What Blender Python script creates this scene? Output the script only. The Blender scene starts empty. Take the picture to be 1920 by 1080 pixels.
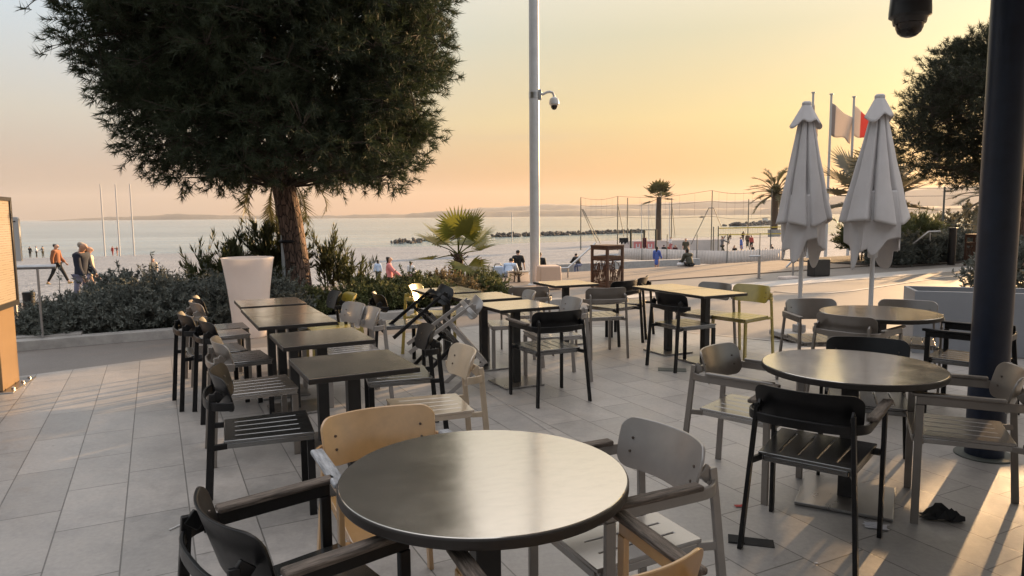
import bpy, bmesh, math, random
import numpy as np
from mathutils import Vector, Matrix
R = math.radians
random.seed(7)
rng = np.random.default_rng(7)
SC = bpy.context.scene
COL = SC.collection

# ------------------------------------------------------------------ camera
CAM_H = 1.57
cam = bpy.data.cameras.new('camera'); camo = bpy.data.objects.new('camera', cam); COL.objects.link(camo)
cam.sensor_width = 36; cam.lens = 1310 / 1920 * 36
cam.clip_start = 0.05; cam.clip_end = 60000
camo.matrix_world = Matrix.Translation((0, 0, CAM_H)) @ Matrix.Rotation(R(90 - 5.88), 4, 'X') @ Matrix.Rotation(R(-0.48), 4, 'Z')
SC.camera = camo
SC.view_settings.view_transform = 'Standard'; SC.view_settings.look = 'None'
SC.view_settings.gamma = 1; SC.view_settings.use_curve_mapping = False
SC.view_settings.exposure = 1.38
SC.cycles.max_bounces = 6; SC.cycles.transparent_max_bounces = 12

# ------------------------------------------------------------------ sun and sky
HAZE = 6.0e-5
SUN_AZ, SUN_EL = 41.0, 9.5          # degrees right of +Y, above the horizon
sd = Vector((math.sin(R(SUN_AZ)) * math.cos(R(SUN_EL)), math.cos(R(SUN_AZ)) * math.cos(R(SUN_EL)), math.sin(R(SUN_EL))))
sl = bpy.data.lights.new('sun', 'SUN'); so = bpy.data.objects.new('sun', sl); COL.objects.link(so)
sl.energy = 5.0; sl.angle = R(0.6); sl.color = (1.0, 0.62, 0.30)
so.location = sd * 300; so.rotation_euler = sd.to_track_quat('Z', 'Y').to_euler()

W = bpy.data.worlds.new('World'); SC.world = W; W.use_nodes = True
nt = W.node_tree; nt.nodes.clear()
def wn(t, **k):
    n = nt.nodes.new(t)
    for a, b in k.items(): setattr(n, a, b)
    return n
wo = wn('ShaderNodeOutputWorld')
sky = wn('ShaderNodeTexSky', sky_type='NISHITA', sun_disc=False)
sky.sun_elevation = R(SUN_EL); sky.sun_rotation = R(SUN_AZ); sky.altitude = 0
sky.air_density = 1.0; sky.dust_density = 2.0; sky.ozone_density = 1.5
bg1 = wn('ShaderNodeBackground'); bg1.inputs[1].default_value = 0.05
tint = wn('ShaderNodeMix', data_type='RGBA', blend_type='MULTIPLY'); tint.inputs[0].default_value = 1.0; tint.inputs[7].default_value = (.12, .12, .12, 1)   # dims the sky texture so the gradient dominates
nt.links.new(sky.outputs[0], tint.inputs[6]); nt.links.new(tint.outputs[2], bg1.inputs[0])
# warm evening haze: a gradient by elevation, warmer and brighter towards the sun's azimuth
tc = wn('ShaderNodeTexCoord'); sx = wn('ShaderNodeSeparateXYZ'); nt.links.new(tc.outputs['Generated'], sx.inputs[0])
def wmath(op, a, b=None, clamp=False):
    n = wn('ShaderNodeMath', operation=op, use_clamp=clamp)
    for i, v in enumerate((a, b)):
        if v is None: continue
        if isinstance(v, (int, float)): n.inputs[i].default_value = v
        else: nt.links.new(v, n.inputs[i])
    return n.outputs[0]
hz = wmath('SQRT', wmath('ADD', wmath('MULTIPLY', sx.outputs[0], sx.outputs[0]), wmath('ADD', wmath('MULTIPLY', sx.outputs[1], sx.outputs[1]), 1e-5)))
caz = wmath('DIVIDE', wmath('ADD', wmath('MULTIPLY', sx.outputs[0], math.sin(R(SUN_AZ))), wmath('MULTIPLY', sx.outputs[1], math.cos(R(SUN_AZ)))), hz)
def ramp(pts):
    n = wn('ShaderNodeValToRGB'); cr = n.color_ramp; cr.interpolation = 'EASE' if False else 'LINEAR'
    while len(cr.elements) < len(pts): cr.elements.new(0.5)
    for e, (p, c) in zip(cr.elements, pts): e.position = p; e.color = (*c, 1)
    return n
def lin(c): return tuple(((v / 255 + .055) / 1.055) ** 2.4 if v > 10 else v / 255 / 12.92 for v in c)
def skycol(*c): return tuple(v * SKYK for v in lin(c))
SKYK = 0.315
up = wmath('MAXIMUM', sx.outputs[2], 0.0)
#SKYRAMPS
rs = ramp([(0.0, (.285, .106, .028)), (0.06, (.248, .120, .029)), (0.13, (.285, .207, .078)), (0.24, (.248, .224, .140)), (0.36, (.37, .33, .26)), (0.55, (.53, .485, .44)), (1.0, (.54, .52, .52))])
ra = ramp([(0.0, (.128, .103, .087)), (0.06, (.190, .147, .120)), (0.13, (.230, .214, .182)), (0.24, (.232, .260, .275)), (0.36, (.26, .285, .302)), (0.55, (.44, .455, .475)), (1.0, (.54, .52, .52))])
nt.links.new(up, rs.inputs[0]); nt.links.new(up, ra.inputs[0])
azr = wn('ShaderNodeMapRange', interpolation_type='SMOOTHSTEP'); nt.links.new(caz, azr.inputs[0])
azr.inputs[1].default_value = 0.28; azr.inputs[2].default_value = 1.0
mx = wn('ShaderNodeMix', data_type='RGBA'); nt.links.new(azr.outputs[0], mx.inputs[0]); nt.links.new(ra.outputs[0], mx.inputs[6]); nt.links.new(rs.outputs[0], mx.inputs[7])
# one thin streak of cloud low over the sea
mp = wn('ShaderNodeMapping'); nt.links.new(tc.outputs['Generated'], mp.inputs[0]); mp.inputs['Scale'].default_value = (5, 5, 90)
nz = wn('ShaderNodeTexNoise'); nt.links.new(mp.outputs[0], nz.inputs[0]); nz.inputs['Scale'].default_value = 1.3; nz.inputs['Detail'].default_value = 4
band = wmath('MULTIPLY', wmath('SUBTRACT', 1.0, wmath('MULTIPLY', wmath('ABSOLUTE', wmath('SUBTRACT', sx.outputs[2], 0.111)), 95.0), True),
             wmath('SUBTRACT', 1.0, wmath('MULTIPLY', wmath('ABSOLUTE', wmath('SUBTRACT', sx.outputs[0], 0.03)), 7.0), True), True)
cl = wmath('MULTIPLY', band, wmath('MULTIPLY', wmath('SUBTRACT', nz.outputs[0], 0.25), 0.9, True), True)
mc = wn('ShaderNodeMix', data_type='RGBA'); nt.links.new(cl, mc.inputs[0]); nt.links.new(mx.outputs[2], mc.inputs[6]); mc.inputs[7].default_value = (.20, .155, .115, 1)
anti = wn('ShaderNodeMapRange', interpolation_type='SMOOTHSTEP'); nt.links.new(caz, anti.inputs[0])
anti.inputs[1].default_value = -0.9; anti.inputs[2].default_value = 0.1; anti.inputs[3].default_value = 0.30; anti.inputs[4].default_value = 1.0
lift = wmath('ADD', anti.outputs[0], wmath('MULTIPLY', wmath('SUBTRACT', sx.outputs[2], 0.35), 1.2, True), True)   # low sky opposite the sun dimmed, standing in for an unseen dark building
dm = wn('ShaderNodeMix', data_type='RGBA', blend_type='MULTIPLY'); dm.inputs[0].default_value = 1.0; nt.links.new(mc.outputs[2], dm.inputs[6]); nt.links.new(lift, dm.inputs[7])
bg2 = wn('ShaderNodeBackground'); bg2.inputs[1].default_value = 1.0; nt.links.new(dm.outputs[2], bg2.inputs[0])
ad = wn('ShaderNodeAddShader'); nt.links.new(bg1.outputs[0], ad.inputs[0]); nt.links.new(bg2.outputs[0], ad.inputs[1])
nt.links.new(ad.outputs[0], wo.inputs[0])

# ------------------------------------------------------------------ materials
def mat(name, col, rough=0.6, spec=0.5, metal=0.0, var=0.0, vscale=8.0, bump=0.0, bscale=60.0, trans=0.0, emit=None, coat=0.0, stretch=None, ior=1.5, wear=0.0):
    m = bpy.data.materials.new(name); m.use_nodes = True
    t = m.node_tree; b = t.nodes['Principled BSDF']
    b.inputs['Base Color'].default_value = (*col, 1); b.inputs['Roughness'].default_value = rough
    b.inputs['Specular IOR Level'].default_value = spec; b.inputs['Metallic'].default_value = metal
    b.inputs['Coat Weight'].default_value = coat; b.inputs['IOR'].default_value = ior
    c = t.nodes.new('ShaderNodeTexCoord'); src = c.outputs['Object']
    if stretch:
        mp = t.nodes.new('ShaderNodeMapping'); mp.inputs['Scale'].default_value = stretch; t.links.new(src, mp.inputs[0]); src = mp.outputs[0]
    if var:
        n = t.nodes.new('ShaderNodeTexNoise'); n.inputs['Scale'].default_value = vscale; n.inputs['Detail'].default_value = 5; n.inputs['Roughness'].default_value = .65
        t.links.new(src, n.inputs[0])
        r = t.nodes.new('ShaderNodeValToRGB'); r.color_ramp.elements[0].position = .3; r.color_ramp.elements[1].position = .7
        r.color_ramp.elements[0].color = (*[max(0, x * (1 - var)) for x in col], 1); r.color_ramp.elements[1].color = (*[min(1, x * (1 + var)) for x in col], 1)
        t.links.new(n.outputs[0], r.inputs[0]); t.links.new(r.outputs[0], b.inputs['Base Color'])
        mr = t.nodes.new('ShaderNodeMapRange'); mr.inputs[3].default_value = max(.02, rough - .12 * var * 2); mr.inputs[4].default_value = min(1, rough + .12 * var * 2)
        t.links.new(n.outputs[0], mr.inputs[0]); t.links.new(mr.outputs[0], b.inputs['Roughness'])
    if wear:      # faded, scuffed and dusty patches of the coat
        n3 = t.nodes.new('ShaderNodeTexNoise'); n3.inputs['Scale'].default_value = 34; n3.inputs['Detail'].default_value = 8; n3.inputs['Roughness'].default_value = .8; t.links.new(src, n3.inputs[0])
        r3 = t.nodes.new('ShaderNodeValToRGB'); r3.color_ramp.elements[0].position = .60; r3.color_ramp.elements[1].position = .74; r3.color_ramp.elements[0].color = (0, 0, 0, 1); r3.color_ramp.elements[1].color = (wear, wear, wear, 1); t.links.new(n3.outputs[0], r3.inputs[0])
        mw = t.nodes.new('ShaderNodeMix'); mw.data_type = 'RGBA'; t.links.new(r3.outputs[0], mw.inputs[0]); t.links.new(b.inputs['Base Color'].links[0].from_socket, mw.inputs[6]); mw.inputs[7].default_value = (*[min(1, x * .75 + .055) for x in col], 1); t.links.new(mw.outputs[2], b.inputs['Base Color'])
    if bump:
        n2 = t.nodes.new('ShaderNodeTexNoise'); n2.inputs['Scale'].default_value = bscale; n2.inputs['Detail'].default_value = 3
        t.links.new(src, n2.inputs[0])
        bp = t.nodes.new('ShaderNodeBump'); bp.inputs['Strength'].default_value = bump; bp.inputs['Distance'].default_value = .02
        t.links.new(n2.outputs[0], bp.inputs['Height']); t.links.new(bp.outputs[0], b.inputs['Normal'])
    if trans:
        b.inputs['Subsurface Weight'].default_value = 0
        tr = t.nodes.new('ShaderNodeBsdfTranslucent'); tr.inputs[0].default_value = (*[min(1, x * 1.6) for x in col], 1)
        ms = t.nodes.new('ShaderNodeMixShader'); ms.inputs[0].default_value = trans
        o = t.nodes['Material Output']; t.links.new(b.outputs[0], ms.inputs[1]); t.links.new(tr.outputs[0], ms.inputs[2]); t.links.new(ms.outputs[0], o.inputs[0])
    return m

M = dict(
    dark=mat('powder coat black', (.006, .006, .007), .38, var=.35, vscale=22, bump=.03, bscale=300, ior=1.42, wear=.35),
    dark_seat=mat('powder coat black extra sheen', (.012, .012, .012), .22, var=.12, vscale=10, ior=2.9),  # seat copy, reflectance raised to stand in for a brighter sky's reflection
    taupe=mat('powder coat taupe', (.140, .116, .096), .29, var=.10, vscale=18, bump=.02, bscale=300, ior=2.2, wear=.3),
    cement=mat('powder coat cement', (.235, .212, .195), .29, var=.08, vscale=18, bump=.02, bscale=300, ior=2.2, wear=.3),
    cream=mat('powder coat cream', (.50, .39, .27), .29, var=.08, vscale=18, bump=.02, bscale=300, ior=2.2, wear=.3),
    tan=mat('powder coat tan', (.50, .29, .115), .29, var=.10, vscale=18, bump=.02, bscale=300, ior=2.2, wear=.3),
    yellow=mat('powder coat mustard', (.36, .27, .035), .29, var=.10, vscale=18, bump=.02, bscale=300, ior=2.2, wear=.3),
    screw=mat('screw metal', (.16, .13, .11), .4, metal=.7),
    wood=mat('weathered wood', (.125, .10, .082), .75, var=.75, vscale=9, bump=.5, bscale=14, stretch=(9, 1, 9)),
    woodpale=mat('weathered pale wood', (.33, .34, .36), .8, var=.5, vscale=9, bump=.5, bscale=14, stretch=(9, 1, 9)),
    tableedge=mat('table edge', (.020, .016, .014), .5, var=.3, vscale=9),
    tablemetal=mat('table steel', (.018, .017, .017), .45, var=.3, vscale=9, bump=.03, bscale=200),
    plate=mat('table base plate', (.060, .050, .042), .30, var=.4, vscale=9, bump=.02, bscale=80, ior=3.6),
    steel=mat('brushed steel', (.42, .42, .43), .32, metal=.9, var=.12, vscale=12),
    polewhite=mat('pole paint', (.55, .56, .57), .45, var=.08, vscale=6),
    camwhite=mat('camera housing', (.50, .50, .50), .4),
    blackgloss=mat('dark dome', (.015, .013, .013), .15),
    pillar=mat('pillar paint', (.012, .019, .038), .38, spec=.35, var=.25, vscale=5, bump=.03, bscale=60),
    pot=mat('white plastic', (.86, .74, .68), .42, var=.05, vscale=2.5, trans=.42),
    sun_tinted=mat('peach plastic', (.72, .50, .37), .5, var=.05, vscale=3),  # sunlit orange-pink put into the base colour of the block
    soil=mat('soil', (.045, .035, .028), .95, var=.5, vscale=20, bump=.5, bscale=30),
    planter=mat('planter paint', (.27, .285, .315), .5, var=.06, vscale=4),
    fabric=mat('parasol canvas', (.54, .525, .53), .85, var=.05, vscale=5, bump=.12, bscale=160, trans=.07),
    rust=mat('rusted steel', (.085, .042, .026), .75, var=.45, vscale=12, bump=.15, bscale=60),
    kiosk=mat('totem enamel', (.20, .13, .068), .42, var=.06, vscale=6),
    kioskdark=mat('totem frame', (.02, .02, .022), .35),
    bark=None,
    concrete=mat('concrete kerb', (.36, .345, .33), .85, var=.18, vscale=7, bump=.25, bscale=70),
    palmtrunk=mat('palm trunk', (.10, .068, .048), .9, var=.5, vscale=14, bump=.6, bscale=25),
    pineleaf=mat('pine needles', (.030, .043, .020), .7, var=.35, vscale=1.2, trans=.22),
    pineleaf2=mat('pine needles grey green', (.032, .037, .020), .7, var=.35, vscale=1.2, trans=.22),
    juniper=mat('juniper leaves', (.125, .138, .122), .75, var=.4, vscale=2.2, trans=.1),
    oleander=mat('oleander leaves', (.075, .085, .036), .5, var=.35, vscale=2.0, trans=.32),
    shrub=mat('shrub leaves', (.105, .118, .045), .6, var=.4, vscale=2.0, trans=.2),
    shrubred=mat('reddish shrub leaves', (.19, .145, .075), .65, var=.4, vscale=2.0, trans=.2),
    fanleaf=mat('fan palm leaves', (.145, .150, .028), .5, var=.3, vscale=3, trans=.35),
    dateleaf=mat('date palm leaves', (.085, .080, .035), .6, var=.3, vscale=2, trans=.25),
    greypalm=mat('grey palm leaves', (.11, .10, .065), .6, var=.3, vscale=2, trans=.25),
    twig=mat('twigs', (.045, .034, .026), .9, var=.3),
    rock=mat('breakwater rock', (.10, .088, .078), .9, var=.4, vscale=.5, bump=.6, bscale=2),
    netpole=mat('court pole', (.09, .10, .09), .6),
    galv=mat('galvanised pole', (.50, .50, .50), .5),
    rope=mat('net rope', (.10, .085, .07), .9),
    yellowtape=mat('net tape', (.55, .42, .06), .8),
    banner=mat('banner cloth', (.60, .54, .50), .85, var=.12, vscale=.8),
    red=mat('red cloth', (.42, .07, .06), .8), pink=mat('pink cloth', (.62, .22, .22), .8), pinkskirt=mat('pink skirt cloth', (.66, .26, .36), .8),
    white=mat('white cloth', (.68, .68, .70), .8), blue=mat('blue cloth', (.075, .13, .42), .8, var=.2, vscale=6), lightblue=mat('pale blue cloth', (.45, .56, .74), .8, var=.1, vscale=6),
    navy=mat('navy quilted cloth', (.012, .018, .036), .85, var=.2, vscale=5), black=mat('black cloth', (.010, .010, .011), .8), rustcloth=mat('rust jacket', (.24, .085, .035), .8, var=.15, vscale=6),
    creamcloth=mat('cream coat', (.62, .50, .36), .8), grey=mat('grey cloth', (.16, .16, .17), .8), olive=mat('olive cloth', (.055, .055, .040), .8), maroon=mat('maroon cloth', (.085, .022, .028), .8),
    brown=mat('brown cloth', (.12, .075, .05), .8), bluegrey=mat('blue grey trousers', (.16, .17, .26), .8),
    skin=mat('skin', (.50, .29, .20), .55), hairdark=mat('dark hair', (.012, .009, .008), .6), hairgrey=mat('grey hair', (.30, .26, .22), .7), hairred=mat('auburn hair', (.34, .13, .04), .6),
    shoe=mat('tan shoe', (.42, .27, .08), .6), shoedark=mat('dark shoe', (.02, .018, .017), .6), eyem=mat('eye', (.02, .015, .012), .2),
    paper=mat('paper scrap', (.60, .60, .64), .9), plasticfilm=mat('crumpled film', (.13, .115, .11), .22, bump=.6, bscale=14),
    flagwhite=mat('flag white', (.55, .50, .46), .85, trans=.35), flagred=mat('flag red', (.52, .13, .10), .85, trans=.35), flagdark=mat('flag dark', (.27, .25, .25), .85, trans=.3),
    boatwhite=mat('boat hull', (.62, .60, .57), .4), boatdark=mat('boat dark', (.08, .08, .09), .5),
    umbpole=mat('parasol pole', (.55, .55, .56), .4),
    glassposter=None,
)

for k_, c_ in dict(taupe=(.140, .116, .096), cement=(.235, .212, .195), cream=(.50, .39, .27), tan=(.50, .29, .115), yellow=(.36, .27, .035)).items():
    M[k_ + '_seat'] = mat('powder coat %s extra sheen' % k_, c_, .22, var=.06, vscale=10, ior=3.4)  # seat copies with reflectance raised to imitate a brighter sky sheen
def nodes(m): return m.node_tree, m.node_tree.nodes['Principled BSDF']
def newmat(name):
    m = bpy.data.materials.new(name); m.use_nodes = True
    return m, m.node_tree, m.node_tree.nodes['Principled BSDF']
def N(t, ty, ins=None, **k):
    n = t.nodes.new(ty)
    for a, b in k.items(): setattr(n, a, b)
    for a, b in (ins or {}).items():
        if isinstance(b, bpy.types.NodeSocket): t.links.new(b, n.inputs[a])
        else: n.inputs[a].default_value = b
    return n
def mixc(t, fac, a, b, mode='MIX'):
    n = t.nodes.new('ShaderNodeMix'); n.data_type = 'RGBA'; n.blend_type = mode
    for i, v in ((0, fac), (6, a), (7, b)):
        if isinstance(v, bpy.types.NodeSocket): t.links.new(v, n.inputs[i])
        else: n.inputs[i].default_value = v if i == 0 else (*v, 1)
    return n.outputs[2]
def rampn(t, src, pts):
    n = t.nodes.new('ShaderNodeValToRGB'); cr = n.color_ramp
    while len(cr.elements) < len(pts): cr.elements.new(.5)
    for e, (p, c) in zip(cr.elements, pts): e.position = p; e.color = (*c, 1) if not isinstance(c, (int, float)) else (c, c, c, 1)
    t.links.new(src, n.inputs[0]); return n.outputs[0]

# paving: staggered stone slabs laid 27 degrees to the view
m, t, b = newmat('stone paving')
c = N(t, 'ShaderNodeTexCoord'); mp = N(t, 'ShaderNodeMapping', {0: c.outputs['Object']}); mp.inputs['Rotation'].default_value = (0, 0, R(-117)); mp.inputs['Location'].default_value = (.13, .09, 0)
br = N(t, 'ShaderNodeTexBrick', {0: mp.outputs[0], 'Scale': 1.0, 'Mortar Size': .0038, 'Mortar Smooth': .2, 'Bias': 0.0, 'Brick Width': .60, 'Row Height': .31}); br.offset = .37; br.offset_frequency = 3; br.squash = 1.25; br.squash_frequency = 2
br.inputs['Color1'].default_value = (.285, .272, .260, 1); br.inputs['Color2'].default_value = (.365, .343, .325, 1); br.inputs['Mortar'].default_value = (.12, .113, .106, 1)
n1 = N(t, 'ShaderNodeTexNoise', {0: c.outputs['Object'], 'Scale': 1.6, 'Detail': 6, 'Roughness': .7})
n2 = N(t, 'ShaderNodeTexNoise', {0: c.outputs['Object'], 'Scale': 38, 'Detail': 4, 'Roughness': .7})
n3 = N(t, 'ShaderNodeTexNoise', {0: mp.outputs[0], 'Scale': 7, 'Detail': 7, 'Roughness': .75})
c1 = mixc(t, .75, br.outputs[0], rampn(t, n1.outputs[0], [(.28, (.70, .71, .73)), (.5, (.98, .97, .96)), (.72, (1.14, 1.10, 1.06))]), 'MULTIPLY')
c2 = mixc(t, .6, c1, rampn(t, n2.outputs[0], [(.3, (.78, .78, .78)), (.7, (1.15, 1.15, 1.15))]), 'MULTIPLY')
c3 = mixc(t, .7, c2, rampn(t, n3.outputs[0], [(.25, (.70, .69, .68)), (.5, (1, 1, 1)), (.75, (1.12, 1.1, 1.07))]), 'MULTIPLY')
vg = N(t, 'ShaderNodeTexVoronoi', {0: c.outputs['Object'], 'Scale': 2.6}); vg.inputs['Randomness'].default_value = 1.0
c3 = mixc(t, rampn(t, vg.outputs['Distance'], [(.018, .75), (.034, 0.0)]), c3, (.10, .095, .09))
n4 = N(t, 'ShaderNodeTexNoise', {0: c.outputs['Object'], 'Scale': .55, 'Detail': 8, 'Roughness': .72}); n5 = N(t, 'ShaderNodeTexNoise', {0: c.outputs['Object'], 'Scale': 3.4, 'Detail': 9, 'Roughness': .8})
c3 = mixc(t, rampn(t, n4.outputs[0], [(.52, 0.0), (.66, .5)]), c3, (.17, .158, .148)); c3 = mixc(t, rampn(t, n5.outputs[0], [(.60, 0.0), (.72, .45)]), c3, (.42, .40, .375))
t.links.new(c3, b.inputs['Base Color'])
t.links.new(rampn(t, n3.outputs[0], [(.3, .34), (.7, .56)]), b.inputs['Roughness']); b.inputs['IOR'].default_value = 1.75
h = N(t, 'ShaderNodeMath', {0: n2.outputs[0], 1: .25}, operation='MULTIPLY'); h2 = N(t, 'ShaderNodeMath', {0: h.outputs[0], 1: br.outputs[1]}, operation='SUBTRACT')
bp = N(t, 'ShaderNodeBump', {'Height': h2.outputs[0], 'Strength': .5, 'Distance': .006}); t.links.new(bp.outputs[0], b.inputs['Normal'])
M['paving'] = m

# polished dark table laminate, smeared and dusty
m, t, b = newmat('polished laminate'); c = N(t, 'ShaderNodeTexCoord')
n1 = N(t, 'ShaderNodeTexNoise', {0: c.outputs['Object'], 'Scale': 5, 'Detail': 7, 'Roughness': .7}); mp = N(t, 'ShaderNodeMapping', {0: c.outputs['Object']}); mp.inputs['Scale'].default_value = (3, 8, 1); mp.inputs['Rotation'].default_value = (0, 0, .7)
n2 = N(t, 'ShaderNodeTexNoise', {0: mp.outputs[0], 'Scale': 4, 'Detail': 6, 'Roughness': .75}); n3 = N(t, 'ShaderNodeTexNoise', {0: c.outputs['Object'], 'Scale': 70, 'Detail': 3, 'Roughness': .8})
b.inputs['Metallic'].default_value = .9; b.inputs['Base Color'].default_value = (.93, .87, .79, 1); t.links.new(rampn(t, n1.outputs[0], [(.3, .10), (.7, .20)]), b.inputs['Roughness'])
df = N(t, 'ShaderNodeBsdfDiffuse'); df.inputs[0].default_value = (.10, .08, .056, 1)
dm_ = N(t, 'ShaderNodeMath', {0: rampn(t, n2.outputs[0], [(.46, .15), (.80, .24)]), 1: rampn(t, n3.outputs[0], [(.69, 0.0), (.76, .30)])}, operation='ADD')
ms = N(t, 'ShaderNodeMixShader', {0: dm_.outputs[0], 1: b.outputs[0], 2: df.outputs[0]}); t.links.new(ms.outputs[0], t.nodes['Material Output'].inputs[0])
M['tabletop'] = m

def groundmat(name, ca, cb, sc1, sc2, rough, bump, dist=.01, speck=0):
    m, t, b = newmat(name); c = N(t, 'ShaderNodeTexCoord')
    a = N(t, 'ShaderNodeTexNoise', {0: c.outputs['Object'], 'Scale': sc1, 'Detail': 6, 'Roughness': .65}); d = N(t, 'ShaderNodeTexNoise', {0: c.outputs['Object'], 'Scale': sc2, 'Detail': 4, 'Roughness': .7})
    k = mixc(t, .8, rampn(t, a.outputs[0], [(.3, ca), (.7, cb)]), rampn(t, d.outputs[0], [(.3, (.7, .7, .7)), (.7, (1.25, 1.25, 1.25))]), 'MULTIPLY')
    if speck:
        v = N(t, 'ShaderNodeTexVoronoi', {0: c.outputs['Object'], 'Scale': speck}); k = mixc(t, .85, k, rampn(t, v.outputs['Color'], [(.1, (.45, .45, .46)), (.5, (.95, .95, .95)), (.9, (1.5, 1.48, 1.45))]), 'MULTIPLY')
        hh = v.outputs['Distance']
    else: hh = d.outputs[0]
    t.links.new(k, b.inputs['Base Color']); b.inputs['Roughness'].default_value = rough
    bp = N(t, 'ShaderNodeBump', {'Height': hh, 'Strength': bump, 'Distance': dist}); t.links.new(bp.outputs[0], b.inputs['Normal'])
    return m
M['asphalt'] = groundmat('smooth promenade concrete', (.178, .16, .148), (.222, .20, .184), 1.1, 90, .6, .2, .004)
M['pebble'] = groundmat('grey pebble beach', (.205, .222, .250), (.275, .288, .31), .25, 3, .9, .6, .05, speck=9)
M['tactile'] = groundmat('pale granular strip', (.42, .40, .38), (.50, .475, .45), 2, 60, .8, .4, .006)
M['paleline'] = mat('pale joint line', (.42, .395, .37), .7, var=.15, vscale=10)

# timber boards of the beach walk
m, t, b = newmat('timber boards')
c = N(t, 'ShaderNodeTexCoord'); mp = N(t, 'ShaderNodeMapping', {0: c.outputs['Object']}); mp.inputs['Rotation'].default_value = (0, 0, R(-29.5))
br = N(t, 'ShaderNodeTexBrick', {0: mp.outputs[0], 'Scale': 1.0, 'Mortar Size': .006, 'Brick Width': 2.4, 'Row Height': .145}); br.inputs['Color1'].default_value = (.21, .165, .13, 1); br.inputs['Color2'].default_value = (.28, .222, .18, 1); br.inputs['Mortar'].default_value = (.06, .05, .04, 1)
mp2 = N(t, 'ShaderNodeMapping', {0: mp.outputs[0]}); mp2.inputs['Scale'].default_value = (1, 14, 1)
n1 = N(t, 'ShaderNodeTexNoise', {0: mp2.outputs[0], 'Scale': 3, 'Detail': 6})
t.links.new(mixc(t, .6, br.outputs[0], rampn(t, n1.outputs[0], [(.3, (.75, .75, .75)), (.7, (1.15, 1.15, 1.15))]), 'MULTIPLY'), b.inputs['Base Color']); b.inputs['Roughness'].default_value = .7
bp = N(t, 'ShaderNodeBump', {'Height': br.outputs[1], 'Strength': .5, 'Distance': -.01}); t.links.new(bp.outputs[0], b.inputs['Normal'])
M['boards'] = m

# bark
m, t, b = newmat('pine bark'); c = N(t, 'ShaderNodeTexCoord'); mp = N(t, 'ShaderNodeMapping', {0: c.outputs['Object']}); mp.inputs['Scale'].default_value = (1, 1, .28)
v = N(t, 'ShaderNodeTexVoronoi', {0: mp.outputs[0], 'Scale': 22}, feature='DISTANCE_TO_EDGE'); v2 = N(t, 'ShaderNodeTexVoronoi', {0: mp.outputs[0], 'Scale': 22}); n1 = N(t, 'ShaderNodeTexNoise', {0: mp.outputs[0], 'Scale': 60, 'Detail': 4})
k = mixc(t, .7, rampn(t, v2.outputs['Color'], [(.2, (.115, .072, .056)), (.8, (.24, .155, .12))]), rampn(t, n1.outputs[0], [(.3, (.6, .6, .6)), (.7, (1.3, 1.3, 1.3))]), 'MULTIPLY')
k = mixc(t, rampn(t, v.outputs[0], [(.0, 1.0), (.09, 0.0)]), k, (.03, .021, .017)); t.links.new(k, b.inputs['Base Color']); b.inputs['Roughness'].default_value = .9
bp = N(t, 'ShaderNodeBump', {'Height': rampn(t, v.outputs[0], [(0, 0.0), (.12, 1.0)]), 'Strength': .9, 'Distance': .03}); t.links.new(bp.outputs[0], b.inputs['Normal'])
M['bark'] = m

# sea
m, t, b = newmat('sea water'); c = N(t, 'ShaderNodeTexCoord'); mp = N(t, 'ShaderNodeMapping', {0: c.outputs['Object']}); mp.inputs['Rotation'].default_value = (0, 0, R(-33)); mp.inputs['Scale'].default_value = (.35, 1, 1)
n1 = N(t, 'ShaderNodeTexNoise', {0: mp.outputs[0], 'Scale': .16, 'Detail': 6, 'Roughness': .62}); n2 = N(t, 'ShaderNodeTexNoise', {0: mp.outputs[0], 'Scale': .018, 'Detail': 4, 'Roughness': .6})
mp3 = N(t, 'ShaderNodeMapping', {0: mp.outputs[0]}); mp3.inputs['Scale'].default_value = (.22, 1, 1)
n3 = N(t, 'ShaderNodeTexNoise', {0: mp3.outputs[0], 'Scale': .06, 'Detail': 7, 'Roughness': .7}); n4 = N(t, 'ShaderNodeTexNoise', {0: mp3.outputs[0], 'Scale': .5, 'Detail': 5, 'Roughness': .7})
k = mixc(t, .55, rampn(t, n3.outputs[0], [(.34, (.10, .17, .21)), (.66, (.29, .37, .40))]), rampn(t, n4.outputs[0], [(.3, (.55, .58, .6)), (.7, (1.35, 1.33, 1.3))]), 'MULTIPLY')
t.links.new(k, b.inputs['Base Color']); b.inputs['Roughness'].default_value = .16; b.inputs['IOR'].default_value = 1.33
hh = N(t, 'ShaderNodeMath', {0: N(t, 'ShaderNodeMath', {0: n1.outputs[0], 1: 1.0}, operation='MULTIPLY').outputs[0], 1: N(t, 'ShaderNodeMath', {0: n2.outputs[0], 1: 3.0}, operation='MULTIPLY').outputs[0]}, operation='ADD')
bp = N(t, 'ShaderNodeBump', {'Height': hh.outputs[0], 'Strength': .6, 'Distance': 1.0}); t.links.new(bp.outputs[0], b.inputs['Normal'])
M['sea'] = m
M['hill'] = mat('wooded far hills', (.10, .095, .085), .95, var=.3, vscale=.004)
M['foam'] = mat('wet shore', (.20, .185, .175), .35, var=.2, vscale=.5)

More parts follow.
